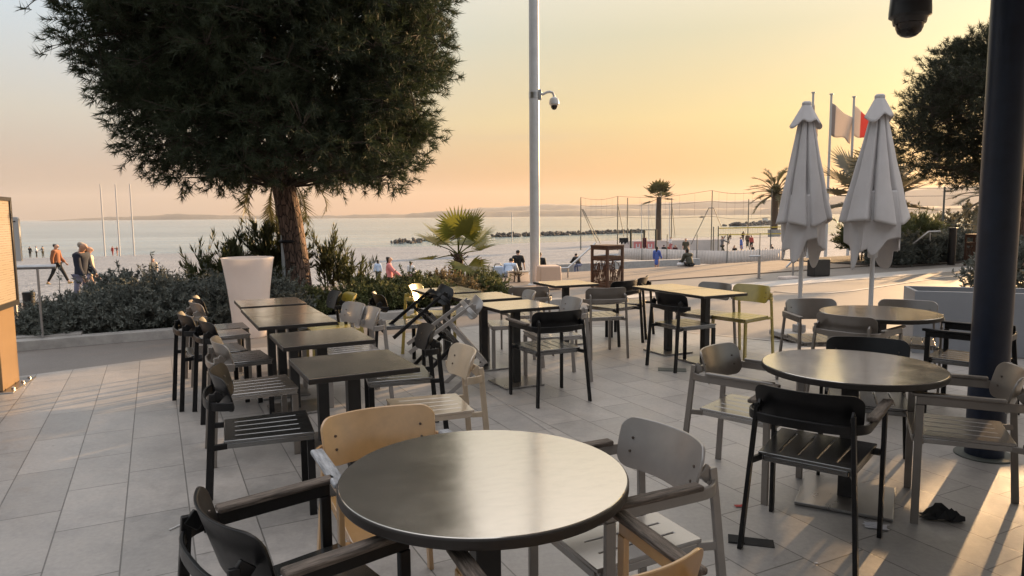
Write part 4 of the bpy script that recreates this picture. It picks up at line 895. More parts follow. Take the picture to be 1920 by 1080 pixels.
def date_palm(x, y, z0, zc, rad, label, leaf, nfr=34, seed=1, trunk_r=.28, group=None, minel=-35, maxel=80, droop=.55, nl=46, lw=.02):
    rr = np.random.default_rng(seed); t = thing('date_palm', label, 'palm', (x, y, z0), 0, group); h = zc - z0
    MB().tube([(0, 0, 0), (0, 0, h * .5), (0, 0, h * .9), (0, 0, h * .96), (0, 0, h)], [trunk_r, trunk_r * .92, trunk_r * .95, trunk_r * 1.5, trunk_r * .9], 12).build('trunk', M['palmtrunk'], t)
    PA = []; PB = []; PC = []; pm = MB()
    for i in range(nfr):
        g = 2.399 * i + rr.uniform(-.2, .2); el = R(maxel - (maxel - minel) * (i / nfr) ** 1.0 + rr.uniform(-6, 6)); L_ = rad * rr.uniform(.85, 1.1) * 1.15
        d = np.array([math.cos(g), math.sin(g), 0.]); pts = []; p = np.array([0, 0, h]); e = el; ns = 10
        for k in range(ns + 1):
            pts.append(p.copy()); p = p + (d * math.cos(e) + np.array([0, 0, math.sin(e)])) * L_ / ns; e -= droop * (1.2 if el > .6 else .9) * (.4 + 1.3 * k / ns) / ns * 2.2
        pm.tube([tuple(q) for q in pts], [lw * 1.1 * (1 - .8 * k / ns) + .003 for k in range(ns + 1)], 4)
        P = np.array(pts)
        for k in range(nl):
            f = .08 + .9 * k / nl; a = f * ns; i0 = min(ns - 1, int(a)); q = P[i0] + (P[i0 + 1] - P[i0]) * (a - i0); tg = P[i0 + 1] - P[i0]; tg /= np.linalg.norm(tg); s_ = np.cross(tg, [0, 0, 1.0]); s_ /= np.linalg.norm(s_) + 1e-6; u = np.cross(s_, tg)
            ll = L_ * .24 * math.sin(math.pi * min(1, .15 + .85 * (1 - abs(f - .45) * 1.25))) * rr.uniform(.85, 1.1)
            for sg in (-1, 1):
                dd = tg * .55 + s_ * sg * .75 + u * .25 + rr.normal(size=3) * .08; dd /= np.linalg.norm(dd); tip = q + dd * ll + np.array([0, 0, -.12 * ll]); w = np.cross(dd, u); w /= np.linalg.norm(w) + 1e-6
                PA.append(q - w * lw * .8); PB.append(q + w * lw * .8); PC.append(tip)
    tri_mesh('fronds', np.array(PA), np.array(PB), np.array(PC), leaf, t); pm.build('stalks', leaf, t)
    return t
fan_palm(-1.06, 13.9, .0, .86, 1.0, 'small bright green fan palm in the planting bed', M['fanleaf'], seed=5, trunk_r=.10, blades_n=30, pet=.50,
         dirs=[(-80, 62), (-40, 58), (170, 40), (160, 24), (100, 70), (-5, 12), (20, 35), (185, -8), (-60, -25), (60, 20)])
fan_palm(21.4, 102, -2.95, 4.3, 3.0, 'tall fan palm with a bare trunk on the beach beside the court', M['dateleaf'], seed=8, trunk_r=.42, skirt=False, blades_n=13, pet=.5, dirs=[(-90, 75), (180, 35), (165, 8), (0, 40), (10, 12), (190, -22), (-60, 55), (-120, 55), (-15, -8), (90, 40), (-80, 15)])
date_palm(60.4, 161, -3.9, 6.0, 5.6, 'feathery date palm on a grey block by the water', M['dateleaf'], seed=4, trunk_r=.75, nfr=40, lw=.11, minel=-30, maxel=85, droop=.45)
mb = MB(); mb.box(-1.0, 1.0, -1.0, 1.0, -4.3, -2.0); mb.xform(Matrix.Translation((60.4, 161, 0)) @ Matrix.Rotation(R(20), 4, 'Z') ); tag(mb.build('concrete_block', M['concrete'], bevel=.05), 'square grey concrete block at the foot of the date palm', 'block')
fan_palm(11.1, 21.6, -.9, 2.15, 2.05, 'large fan palm behind the right parasol', M['greypalm'], seed=15, trunk_r=.16, blades_n=34, pet=.52, dirs=[(180, 8), (165, 30), (195, -12), (-10, 40), (5, 12), (-15, -14), (-90, 70), (60, 60), (120, 50), (-60, 20), (-120, 20)])
date_palm(-4.72, 14.4, .0, 2.62, 1.25, 'slim dark palm half hidden behind the pine trunk', M['dateleaf'], nfr=16, seed=9, trunk_r=.12, lw=.014, minel=-50, maxel=30, droop=.8)
date_palm(25.5, 37, -1.3, 2.35, 2.2, 'grey green palm in the thicket behind the right fence, left of its neighbour', M['greypalm'], nfr=26, seed=31, trunk_r=.25, lw=.04, group='palms behind the right fence')
date_palm(29.0, 39.5, -1.3, 2.9, 2.6, 'larger grey green palm in the thicket behind the right fence', M['greypalm'], nfr=28, seed=32, trunk_r=.25, lw=.045, group='palms behind the right fence')

# ------------------------------------------------------------------ shrubs
def shrub(name, label, cat, blobs, nshoot, shoot, per, leaf, lw, ang, up, mtl, seed, group=None, loc=None, curve=.4, tall=0, tallk=1.6):
    global rng
    rng = np.random.default_rng(seed)
    loc = loc or (blobs[0][0], blobs[0][1], .03)
    if 'shrub' in name: blobs = LOW(blobs); nshoot = int(nshoot * 1.35)
    t = thing(name, label, cat, loc, 0, group); o = np.array(loc)
    vol = np.array([b[3] * b[4] * b[5] for b in blobs]) ** .67; vol /= vol.sum(); which = rng.choice(len(blobs), nshoot, p=vol); B = np.array(blobs)[which]
    dirn = unit(rng.normal(size=(nshoot, 3))); dirn[:, 2] = np.abs(dirn[:, 2]) * 1.0 - .22; dirn = unit(dirn)
    rad = rng.uniform(.35, 1.0, (nshoot, 1)) ** .5
    P0 = B[:, :3] + dirn * rad * B[:, 3:6] * .88
    ax = unit(dirn * .8 + np.array([0, 0, up]) + rng.normal(size=(nshoot, 3)) * .35); cv = rng.normal(size=(nshoot, 3)) * curve
    SL = rng.uniform(.6, 1.2, (nshoot, 1)) * shoot
    if tall: SL[:tall] *= tallk
    f = rng.uniform(0, 1, (nshoot, per, 1)); A = ax[:, None, :]
    P = P0[:, None, :] + A * SL[:, None, :] * (f - .35) + cv[:, None, :] * SL[:, None, :] * (f - .3) ** 2
    D = unit(A * math.cos(ang) + unit(rng.normal(size=(nshoot, per, 3))) * math.sin(ang) + np.array([0, 0, .12]))
    P = P.reshape(-1, 3); D = D.reshape(-1, 3); P[:, 2] = np.maximum(P[:, 2], .05); k = len(P)
    tri_mesh('foliage', *blades(P - o, D, rng.uniform(.7, 1.15, k) * leaf, rng.uniform(.8, 1.15, k) * lw), mtl, t)
    mb = MB()
    for i in range(0, nshoot, 2 if nshoot > 900 else 1):
        q = P0[i] - ax[i] * SL[i] * .35; mid = P0[i] + ax[i] * SL[i] * .25 + cv[i] * SL[i] * .09; e = P0[i] + ax[i] * SL[i] * .62 + cv[i] * SL[i] * .46
        q[2] = max(q[2], .04); mid[2] = max(mid[2], .05); e[2] = max(e[2], .05); mb.tube([tuple(q - o), tuple(mid - o), tuple(e - o)], [.006, .005, .003], 3, cap=False)
    for b_ in blobs:
        for j in range(5):
            a = rng.uniform(0, 6.28); mb.tube([(b_[0] - o[0] + .08 * math.cos(a), b_[1] - o[1] + .08 * math.sin(a), 0), (b_[0] - o[0] + .5 * b_[3] * math.cos(a), b_[1] - o[1] + .5 * b_[4] * math.sin(a), b_[2] - o[2] + .3 * b_[5])], [.018, .008], 5)
    mb.build('stems', M['twig'], t, smooth=False)
    return t
def B_(s, t, h, rs, rt): p = ST(s - .08, t); return (p[0], p[1], h * .42, (rs + rt) / 2, (rs + rt) / 2, h * .58)
LOW = lambda bl: bl + [(b[0], b[1], .12, b[3] * 1.02, b[4] * 1.02, .22) for b in bl]
GJ = 'dark juniper-like shrubs of the left hedge'
shrub('hedge_shrub', 'dark bushy shrub at the left end of the hedge, beside the rail post', 'shrub', [B_(10.9, -.75, .38, .4, .45), B_(11.5, -.6, .42, .5, .55), B_(11.0, -.15, .52, .5, .5)], 900, .30, 60, .06, .019, .95, .35, M['juniper'], 41, GJ, tall=40)
shrub('hedge_shrub', 'dark bushy shrub with long curling shoots, highest in the left hedge', 'shrub', [B_(11.1, .5, .70, .6, .8), B_(11.9, .2, .74, .7, .9), B_(10.85, 1.1, .60, .4, .6)], 1100, .32, 60, .06, .019, .95, .35, M['juniper'], 42, GJ, tall=90, tallk=2.0)
shrub('hedge_shrub', 'dark bushy shrub directly left of the white pot', 'shrub', [B_(11.0, 1.9, .64, .55, .7), B_(11.8, 1.7, .70, .6, .8)], 950, .32, 60, .06, .019, .95, .35, M['juniper'], 43, GJ, tall=50, tallk=1.6)
GO = 'oleanders around the pine trunk'
shrub('oleander', 'tall oleander with long pointed leaves left of the pine trunk', 'shrub', [B_(13.05, 2.3, 1.45, .26, .3), B_(12.9, 1.75, 1.15, .25, .3), B_(13.1, 2.75, 1.6, .24, .28), B_(12.7, 2.0, .7, .4, .45), B_(13.0, 1.3, .95, .2, .25)], 210, .5, 44, .17, .024, .55, 1.1, M['oleander'], 51, GO, tall=40, tallk=1.3, loc=ST(13, 2.2, .03))
shrub('oleander', 'lower oleander with long pointed leaves right of the pine trunk', 'shrub', [B_(13.1, 3.45, 1.05, .2, .24), B_(12.8, 3.8, .75, .2, .25)], 60, .5, 42, .17, .024, .55, 1.0, M['oleander'], 52, GO, tall=14, tallk=1.3, loc=ST(13, 3.5, .03))
shrub('hedge_shrub', 'dark green shrub under the pine behind the back left table', 'shrub', [B_(11.3, 2.6, .42, .4, .5), B_(11.2, 3.3, .42, .4, .5)], 480, .26, 46, .06, .02, .9, .4, M['shrub'], 53)
GM = 'low hedge shrubs right of the pine'
for i, (b_, mt_, lb, sd__) in enumerate([
    ([B_(11.0, 3.9, .44, .42, .48), B_(11.7, 3.8, .50, .45, .5)], 'shrub', 'green hedge shrub just right of the pine trunk', 61),
    ([B_(11.0, 4.6, .46, .42, .48), B_(11.8, 4.6, .52, .45, .5)], 'shrub', 'green hedge shrub behind the black chair with the lit rim', 62),
    ([B_(11.0, 5.2, .42, .38, .4), B_(11.7, 5.3, .46, .42, .42)], 'shrubred', 'reddish tipped shrub before the woman in pink', 63),
    ([B_(12.3, 5.3, .48, .36, .42), B_(12.4, 5.9, .46, .3, .4), B_(12.3, 4.7, .46, .32, .4)], 'shrubred', 'reddish shrub at the foot of the small fan palm', 64),
    ([B_(11.2, 5.75, .46, .40, .34), B_(11.8, 6.05, .50, .38, .34)], 'shrub', 'rounded yellow green shrub ending the hedge towards the white pole', 65)]):
    shrub('hedge_shrub', lb, 'shrub', b_, 520, .20, 46, .055, .019, .85, .55, M[mt_], sd__, GM, tall=40, tallk=1.7)
shrub('dry_weed', 'thin reddish dry weed before the low pale wall', 'weed', [(.13, 16.35, .18, .12, .06, .16)], 26, .18, 10, .03, .012, .7, .8, M['shrubred'], 66)
GR = 'shrubs of the right hedge'
shrub('hedge_shrub', 'dark clipped hedge shrub behind the steel handrail at the right', 'shrub', [B_(12.7, 20.1, .85, .6, .7), B_(12.7, 21.3, .9, .6, .8)], 900, .3, 44, .08, .028, .85, .4, M['juniper'], 71, GR)
shrub('hedge_shrub', 'dark clipped hedge shrub behind the tall bollard', 'shrub', [B_(12.7, 22.6, .9, .6, .8), B_(12.8, 24.0, .95, .7, .9)], 900, .3, 44, .08, .028, .85, .4, M['juniper'], 72, GR)
shrub('oleander', 'pale leafy oleander behind the right hedge, lit from behind', 'shrub', [B_(14.2, 21.0, 1.35, .6, .8), B_(14.4, 22.6, 1.5, .6, .9), B_(14.3, 24.2, 1.4, .6, .9)], 520, .55, 40, .17, .032, .6, .8, M['oleander'], 73, tall=90, tallk=1.4)
shrub('hedge_shrub', 'dark hedge glimpsed to the right of the pillar', 'shrub', [(7.9, 10.6, .5, .9, .9, .7), (9.2, 10.0, .5, .9, .9, .7)], 600, .3, 44, .08, .03, .85, .4, M['juniper'], 74)
for i, (x, y, r_, h, lb) in enumerate([(24, 44, 2.6, 2.9, 'grey green bush left in the thicket behind the right hedge'), (30, 45, 3.2, 3.6, 'grey green bush in the middle of the thicket behind the right hedge'), (36, 46, 3.0, 3.9, 'grey green bush right in the thicket behind the right hedge')]):
    shrub('thicket_bush', lb, 'bush', [(x, y, h * .2 - 1, r_, r_, h * .75), (x + r_ * .6, y, h * .2 - 1, r_ * .7, r_ * .7, h * .55)], 500, .7, 36, .26, .08, .8, .5, M['greypalm'], 80 + i, 'bushes behind the right hedge', loc=(x, y, -1.5))
# dark ground-hugging core so the hedges do not show the soil through

# ================================================================== COURT, POLES, FLAGS, SHORE
def wpole(x, y, z0, h, r, name, label, cat, mtl, group=None):
    t = MB().tube([(0, 0, 0), (0, 0, h)], [r, r * .8], 8).build(name, mtl); t.location = (x, y, z0); return tag(t, label, cat, group)
def P(px, py, Y):      # a point at distance Y on the sight line measured on the site plan
    u, v = px - 960, py - 540; c, s = math.cos(R(.48)), math.sin(R(.48)); u, v = u * c - v * s, u * s + v * c
    p = R(5.88); d = Vector((u, 1310 * math.cos(p) - v * math.sin(p), -(1310 * math.sin(p) + v * math.cos(p)))); d *= Y / d.y
    return Vector((d.x, d.y, CAM_H + d.z))
def gp(px, Y): q = P(px, 450, Y); return Vector((q.x, q.y, bz(q.x, q.y)))
GC = 'tall poles of the beach court'
court = []
for px, top, Y, lb in [(1089, 370, 88, 'tall court pole at the left end with two slanting braces'), (1158, 368, 84, 'tall court pole next to a thinner one, left of the fan palm'), (1176, 371, 82, 'tall thin court pole between the left pole and the palm'), (1238.6, 363, 80, 'tall court pole touching the fan palm trunk'), (1258.6, 371, 84, 'tall court pole with a slanting stay right of the fan palm'), (1333.7, 357, 66, 'tallest court pole with braces like an A'), (1402, 373, 90, 'tall court pole left of the date palm'), (1444.8, 354, 60, 'tall dark court pole in front of the date palm'), (1468, 372, 82, 'tall court pole beside the left parasol')]:
    g = gp(px, Y); tp = P(px, top, Y); t = thing('court_pole', lb, 'pole', g, 0, GC); r = .05 * Y / 60
    MB().tube([(0, 0, 0), (0, 0, tp.z - g.z)], [r, r * .8], 8).build('shaft', M['netpole'], t); court.append((g, tp))
    def brace(px2, top2, px3, bot3):
        a, b_ = P(px2, top2, Y) - g, P(px3, bot3, Y) - g; MB().tube([a, b_], r * .6, 6).build('brace', M['netpole'], t)
    if px == 1089: brace(1091, 392, 1119, 455); brace(1093, 392, 1126, 457)
    if px == 1158: brace(1159, 385, 1170, 444)
    if px == 1258.6: brace(1260, 385, 1266, 445)
    if px == 1333.7:
        brace(1329, 390, 1296, 458); brace(1338, 390, 1353, 426); MB().tube([P(1328, 390, Y) - g, P(1339, 390, Y) - g], r * .6, 6).build('brace', M['netpole'], t)
tops = [c[1] for c in court]
mb = MB()
for a, b_ in ((tops[0], tops[1]), (tops[1], tops[5]), (tops[5], tops[7])):
    for dz, s_ in ((0, .02), (-1.0, .01), (-2.4, .012)):
        pts = [a.lerp(b_, f) + Vector((0, 0, dz - s_ * 18 * math.sin(f * math.pi))) for f in np.linspace(0, 1, 9)]; mb.tube(pts, .016, 4)
    n = 7
    for k in range(1, n):
        q = a.lerp(b_, k / n) + Vector((0, 0, -.2)); mb.tube([q, q + Vector((0, 0, -2.3))], .006, 4)
tag(mb.build('ball_net', M['rope']), 'thin ball stop net strung between the tall court poles', 'net')
t = thing('volleyball_net', 'beach volleyball net with yellow tapes on two posts', 'net', gp(1347, 62))
o = Vector(t.location)
for px, top in ((1338, 425), (1347, 424), (1468, 423)): g = gp(px, 62); MB().tube([g - o, P(px, top, 62) - o], .05, 8).build('post', M['netpole'], t)
for (y0, y1), (y2, y3), nm in (((427, 429), (424.5, 426), 'tape'), ((439, 441.5), (437, 438.5), 'tape')):
    a, b_ = P(1347, (y0 + y1) / 2, 62), P(1480, (y2 + y3) / 2, 62); MB().bar(a - o, b_ - o, .02, .085, side=(0, 1, 0)).build(nm, M['yellowtape'], t)
mb = MB()
for k in range(30):
    f = k / 29; a = P(1347, 428, 62).lerp(P(1480, 425.3, 62), f); b_ = P(1347, 440, 62).lerp(P(1480, 438, 62), f); mb.tube([a - o, b_ - o], .006, 4)
mb.build('mesh', M['rope'], t)
# banner fence of the court, with its posts
t = thing('banner_fence', 'long pale banner fence with slim posts in front of the court', 'fence', gp(1167, 54)); o = Vector(t.location)
bpts = [(1160, 57), (1204, 54), (1251, 51), (1307, 47), (1364, 45), (1425, 46.5), (1470, 48)]; bp_ = [gp(a, b_) for a, b_ in bpts]
mb = MB()
for a, b_ in zip(bp_, bp_[1:]):
    n = 10
    for k in range(n):
        p, q = a.lerp(b_, k / n), a.lerp(b_, (k + 1) / n); w = [.004 * math.sin(2.1 * (k + i)) for i in (0, 1)]
        mb.add([(p.x, p.y + w[0], p.z + .12), (q.x, q.y + w[1], q.z + .12), (q.x, q.y - w[1], q.z + 1.02), (p.x, p.y - w[0], p.z + 1.02)], [(0, 1, 2, 3)])
mb.xform(Matrix.Translation(-o)); bn = mb.build('banner', M['banner'], t, angle=80); sm_ = bn.modifiers.new('cloth', 'SOLIDIFY'); sm_.thickness = .01
for (px, Y), g in list(zip(bpts, bp_))[1:6]:
    MB().tube([g - o, g - o + Vector((0, 0, 2.1))], .03, 6).build('post', M['netpole'], t)
for px in (1196, 1219):
    q = P(px, 461, 70); mb = MB(); s_ = .42; mb.box(q.x - s_, q.x + s_, q.y - .02, q.y + .02, q.z - s_, q.z + s_); board = mb.build('notice_board', M['pink'], smooth=False); tag(board, 'small pink square notice %s of the hanging maroon cloth on the court banner' % ('left' if px == 1196 else 'right'), 'notice', 'pink square notices')
    mb = MB(); mb.box(q.x - .2, q.x + .2, q.y - .026, q.y - .0205, q.z - .22, q.z - .12); mb.box(q.x - .2, q.x - .1, q.y - .026, q.y - .0205, q.z - .118, q.z + .2); mb.box(q.x + .1, q.x + .2, q.y - .026, q.y - .0205, q.z - .118, q.z + .2); mb.build('mark', M['white'], board, smooth=False)
t = thing('court_wall', 'long low pale wall behind the banner fence', 'wall', gp(1170, 74)); o = Vector(t.location); a, b_ = gp(1165, 74), gp(1352, 74)
MB().bar(a - o + Vector((0, 0, .5)), b_ - o + Vector((0, 0, .5)), .2, 1.5).build('body', M['banner'], t, bevel=.02)
t = thing('exercise_bars', 'green pull-up bar frame with clothes hung on it', 'bars', gp(1183, 68)); o = Vector(t.location)
for px in (1183, 1208, 1230): MB().tube([gp(px, 68) - o, P(px, 430 if px != 1208 else 432, 68) - o], .10, 8).build('post', M['olive'], t)
MB().tube([P(1183, 431, 68) - o, P(1230, 431, 68) - o], .04, 8).build('bar', M['netpole'], t)
def cloth(name, px0, px1, y0, y1, Y, mtl, label, rag=.25):
    mb = MB(); n = 8; vs = []
    for j in range(5):
        for i in range(n + 1):
            f = i / n; yy = y0 + (y1 - y0) * (j / 4) * (1 - rag * (.5 + .5 * math.sin(i * 2.1))); q = P(px0 + (px1 - px0) * f, yy, Y); vs.append((q.x, q.y + .05 * math.sin(i * 1.7), q.z))
    mb.add(vs, [(j * (n + 1) + i, j * (n + 1) + i + 1, (j + 1) * (n + 1) + i + 1, (j + 1) * (n + 1) + i) for j in range(4) for i in range(n)]); o_ = mb.build(name, mtl, angle=80); s_ = o_.modifiers.new('t', 'SOLIDIFY'); s_.thickness = .03; return tag(o_, label, 'cloth')
cloth('hanging_jacket', 1161, 1178, 446, 459, 67.5, M['black'], 'black jacket hung beside the pull-up bars', .45)
cloth('hanging_cloth', 1205, 1212.5, 446, 465, 67.5, M['maroon'], 'maroon cloth hung on the middle of the pull-up bars', .1)
# dinghies drawn up behind the court
for i, (px, top, lean, lb) in enumerate([(1194, 378, 4, 'beached dinghy with a thin mast, furthest left of four'), (1209, 378, 3, 'beached dinghy with a thin mast, second from the left'), (1222, 379, 4, 'beached dinghy with a thin mast, just left of the fan palm'), (1249, 379, 3, 'beached dinghy with a thin mast right of the fan palm')]):
    Y = 112; g = gp(px + lean, Y); t = thing('dinghy', lb, 'boat', g, R(20 + 9 * i), 'dinghies drawn up on the beach')
    prof_ = [(-1.9, .55), (-1.0, .72), (.3, .66), (1.3, .4), (2.1, .03)]; vs = []
    for x, w in prof_:
        for a in (-1, -.72, 0, .72, 1): vs.append((x, a * w, .55 if abs(a) == 1 else (.2 if abs(a) < 1 and a else .08)))
    mb = MB().add(vs, [(k * 5 + j, (k + 1) * 5 + j, (k + 1) * 5 + j + 1, k * 5 + j + 1) for k in range(4) for j in range(4)] + [(k * 5 + 4, (k + 1) * 5 + 4, (k + 1) * 5, k * 5) for k in range(4)] + [(0, 1, 2, 3, 4)]); mb.build('hull', M['boatwhite'], t, angle=50)
    tp = P(px, top, Y); MB().tube([(.5, 0, .3), (.5 + (tp.x - g.x) * .3, 0, tp.z - g.z)], [.06, .04], 6).build('mast', M['galv'], t); MB().tube([(2.0, 0, .5), (.5, 0, (tp.z - g.z) * .8)], .012, 4).build('stay', M['rope'], t)
# white poles at the left waterline
for px0, px1, bot, lb in ((187.5, 195, 478, 'leftmost of three thin white poles at the waterline'), (213.5, 223, 477, 'middle one of three thin white poles at the waterline'), (239, 250, 476.5, 'rightmost of three thin white poles at the waterline')):
    Y = 100; g = gp(px1, Y); tp = P(px0, 345, Y); wpole(g.x, g.y, g.z - .2, tp.z - g.z + .2, .11, 'white_pole', lb, 'pole', M['galv'], 'white poles at the waterline')
g = P(960, 437, 150); wpole(g.x, g.y, bz(g.x, g.y), 6.5, .10, 'white_pole', 'lone thin white pole far off left of the tall white pole', 'pole', M['galv'])
# flags
def flag(px, top, Y, label, stripes, fl, hang=False):
    tp = P(px, top, Y); t = thing('flagpole', label, 'flagpole', (tp.x, tp.y, bz(tp.x, tp.y)), 0, 'flagpoles behind the parasols'); h = tp.z - t.location.z
    MB().tube([(0, 0, 0), (0, 0, h)], [.07, .045], 10).build('shaft', M['galv'], t); MB().lathe([(.005, -.03), (.08, -.01), (.08, .03), (.005, .05)], 12, (0, 0, h)).build('finial', M['galv'], t)
    W_, H_ = fl; nu, nv = 24, 12; vs = []
    for j in range(nv + 1):
        for i in range(nu + 1):
            u, v = i / nu, j / nv
            if hang: x = .16 * u + .05 * math.sin(9 * u); y = .10 * math.sin(11 * u + 2 * v); z = -.25 - H_ * v * 1.3 - .9 * u * (1 - v * .2)
            else: x = W_ * u * (1 - .12 * v); y = .16 * math.sin(7 * u + 1.2 * v) * u; z = -.35 - H_ * v - .75 * u * (1 - .55 * v) + .05 * math.sin(8 * u + 3 * v)
            vs.append((x, y, h + z))
    mb = MB(); 
    for j in range(nv):
        for i in range(nu):
            mb.cur = next(k for k, (lim, _) in enumerate(stripes) if (i + .5) / nu <= lim); o_ = j * (nu + 1) + i; mb.f.append((o_, o_ + 1, o_ + nu + 2, o_ + nu + 1)); mb.m.append(mb.cur)
    mb.v = vs; fo = mb.build('flag', [M[s[1]] for s in stripes], t, angle=80); s_ = fo.modifiers.new('t', 'SOLIDIFY'); s_.thickness = .01
    return t
flag(1525, 174, 30, 'flagpole with a limp furled flag, half hidden by the left parasol', [(1, 'flagwhite')], (1.2, 1.1), True)
flag(1559, 177, 30, 'flagpole flying a pale flag with a dark inner strip', [(.22, 'flagdark'), (1, 'flagwhite')], (1.05, 1.3))
flag(1601.5, 182, 30, 'flagpole flying a white and red flag, cut by the right parasol', [(.33, 'flagwhite'), (1, 'flagred')], (1.0, 1.2))
# fence behind the right hedge
t = thing('wire_fence', 'thin wire fence with slim posts behind the right hedge', 'fence', (17.5, 27, -.6)); o = Vector(t.location)
fa = [P(px, 470, 27) for px in (1690, 1765, 1842, 1915)]
for f_ in fa: MB().tube([Vector((f_.x, f_.y, -.6)) - o, Vector((f_.x, f_.y, 2.55)) - o], .035, 8).build('post', M['netpole'], t)
mb = MB()
for z in (2.5, 2.2, 1.7, 1.1): mb.tube([Vector((f_.x, f_.y, z)) - o for f_ in fa], .008 if z < 2.5 else .012, 4)
mb.build('wires', M['netpole'], t)
# breakwaters: boulders in a ridge, nobody could count them
def rocks(a, b_, n, size, label, z=-4.0, wdt=4):
    a, b_ = Vector(a), Vector(b_); mb = MB(); rr = random.Random(int(abs(a.x) * 10)); base = bmesh.new(); bmesh.ops.create_icosphere(base, subdivisions=1, radius=1); bv_ = [v.co.copy() for v in base.verts]; bf = [tuple(v.index for v in f.verts) for f in base.faces]; base.free()
    side = Vector((-(b_ - a).y, (b_ - a).x, 0)).normalized()
    for i in range(n):
        f = rr.random(); k = rr.uniform(-1, 1); c_ = a.lerp(b_, f) + side * k * wdt + Vector((0, 0, z + (1 - abs(k)) * size * 1.0 + rr.uniform(-.3, .3))); s_ = [size * rr.uniform(.5, 1.15) for _ in range(3)]; q = Matrix.Rotation(rr.uniform(0, 6), 3, 'Z') @ Matrix.Rotation(rr.uniform(0, 6), 3, 'X')
        mb.add([tuple(c_ + q @ Vector((v.x * s_[0] * rr.uniform(.8, 1.15), v.y * s_[1], v.z * s_[2] * .8))) for v in bv_], bf)
    tag(mb.build('breakwater', M['rock'], smooth=False), label, 'breakwater', kind='stuff')
rocks((-24, 146.5, 0), (-13.5, 181, 0), 130, .55, 'short dark breakwater of boulders left of the small fan palm', -4.1, 3)
rocks((-4.5, 186, 0), (41, 224, 0), 330, .65, 'long dark breakwater of boulders behind the court poles', -4.0, 3)
rocks((104, 328, 0), (165, 403, 0), 220, 1.4, 'distant low breakwater beside the date palm', -4.4, 5)
def motor_boat(px, py, Y, s_, label, m1):
    g = P(px, py, Y); t = thing('motor_boat', label, 'boat', (g.x, g.y, -4.05), R(10))
    vs = []; prof_ = [(-2.6, .8), (-1, .95), (1, .85), (2.2, .5), (3.1, .05)]
    for x, w in prof_:
        for a in (-1, -.6, .6, 1): vs.append((x * s_, a * w * s_, (.85 + max(0, x) * .08) * s_ if abs(a) == 1 else -.1 * s_))
    MB().add(vs, [(k * 4 + j, (k + 1) * 4 + j, (k + 1) * 4 + j + 1, k * 4 + j + 1) for k in range(4) for j in range(3)] + [(k * 4 + 3, (k + 1) * 4 + 3, (k + 1) * 4, k * 4) for k in range(4)] + [(0, 1, 2, 3)]).build('hull', m1, t, angle=50)
    mb = MB(); mb.box(-1.1 * s_, .8 * s_, -.6 * s_, .6 * s_, .87 * s_, 1.75 * s_); mb.build('cabin', m1, t, bevel=.12 * s_); mb = MB(); mb.box(-1.4 * s_, .9 * s_, -.65 * s_, .65 * s_, 1.78 * s_, 1.86 * s_); mb.build('roof', M['boatdark'], t)
motor_boat(1435, 414, 463, 1.6, 'white motor boat lying off the date palm', M['boatwhite'])
motor_boat(1316, 404.5, 1200, 1.6, 'tiny dark boat far out on the water', M['boatdark'])
t = thing('beach_bag', 'pale blue cool bag beside the sitting man', 'bag', (-.33, 17.9, .02), R(10)); mb = MB(); mb.box(-.16, .1, -.12, .12, 0, .27); mb.build('body', M['lightblue'], t, bevel=.03, seg=3); mb = MB(); mb.tube([(-.12, 0, .27), (-.1, 0, .33), (.04, 0, .33), (.06, 0, .27)], .012, 6); mb.build('handle', M['kioskdark'], t)
t = thing('beach_bag', 'white and blue bags on the edge beside the crouching figure', 'bag', (5.2, 21.1, .02), R(20)); mb = MB(); mb.box(-.2, .2, -.08, .09, 0, .11); mb.build('body', M['white'], t, bevel=.05, seg=3); mb = MB(); mb.tube([(-.13, 0, .10), (-.07, 0, .17), (.07, 0, .17), (.13, 0, .10)], .012, 6); mb.build('handle', M['bluegrey'], t)

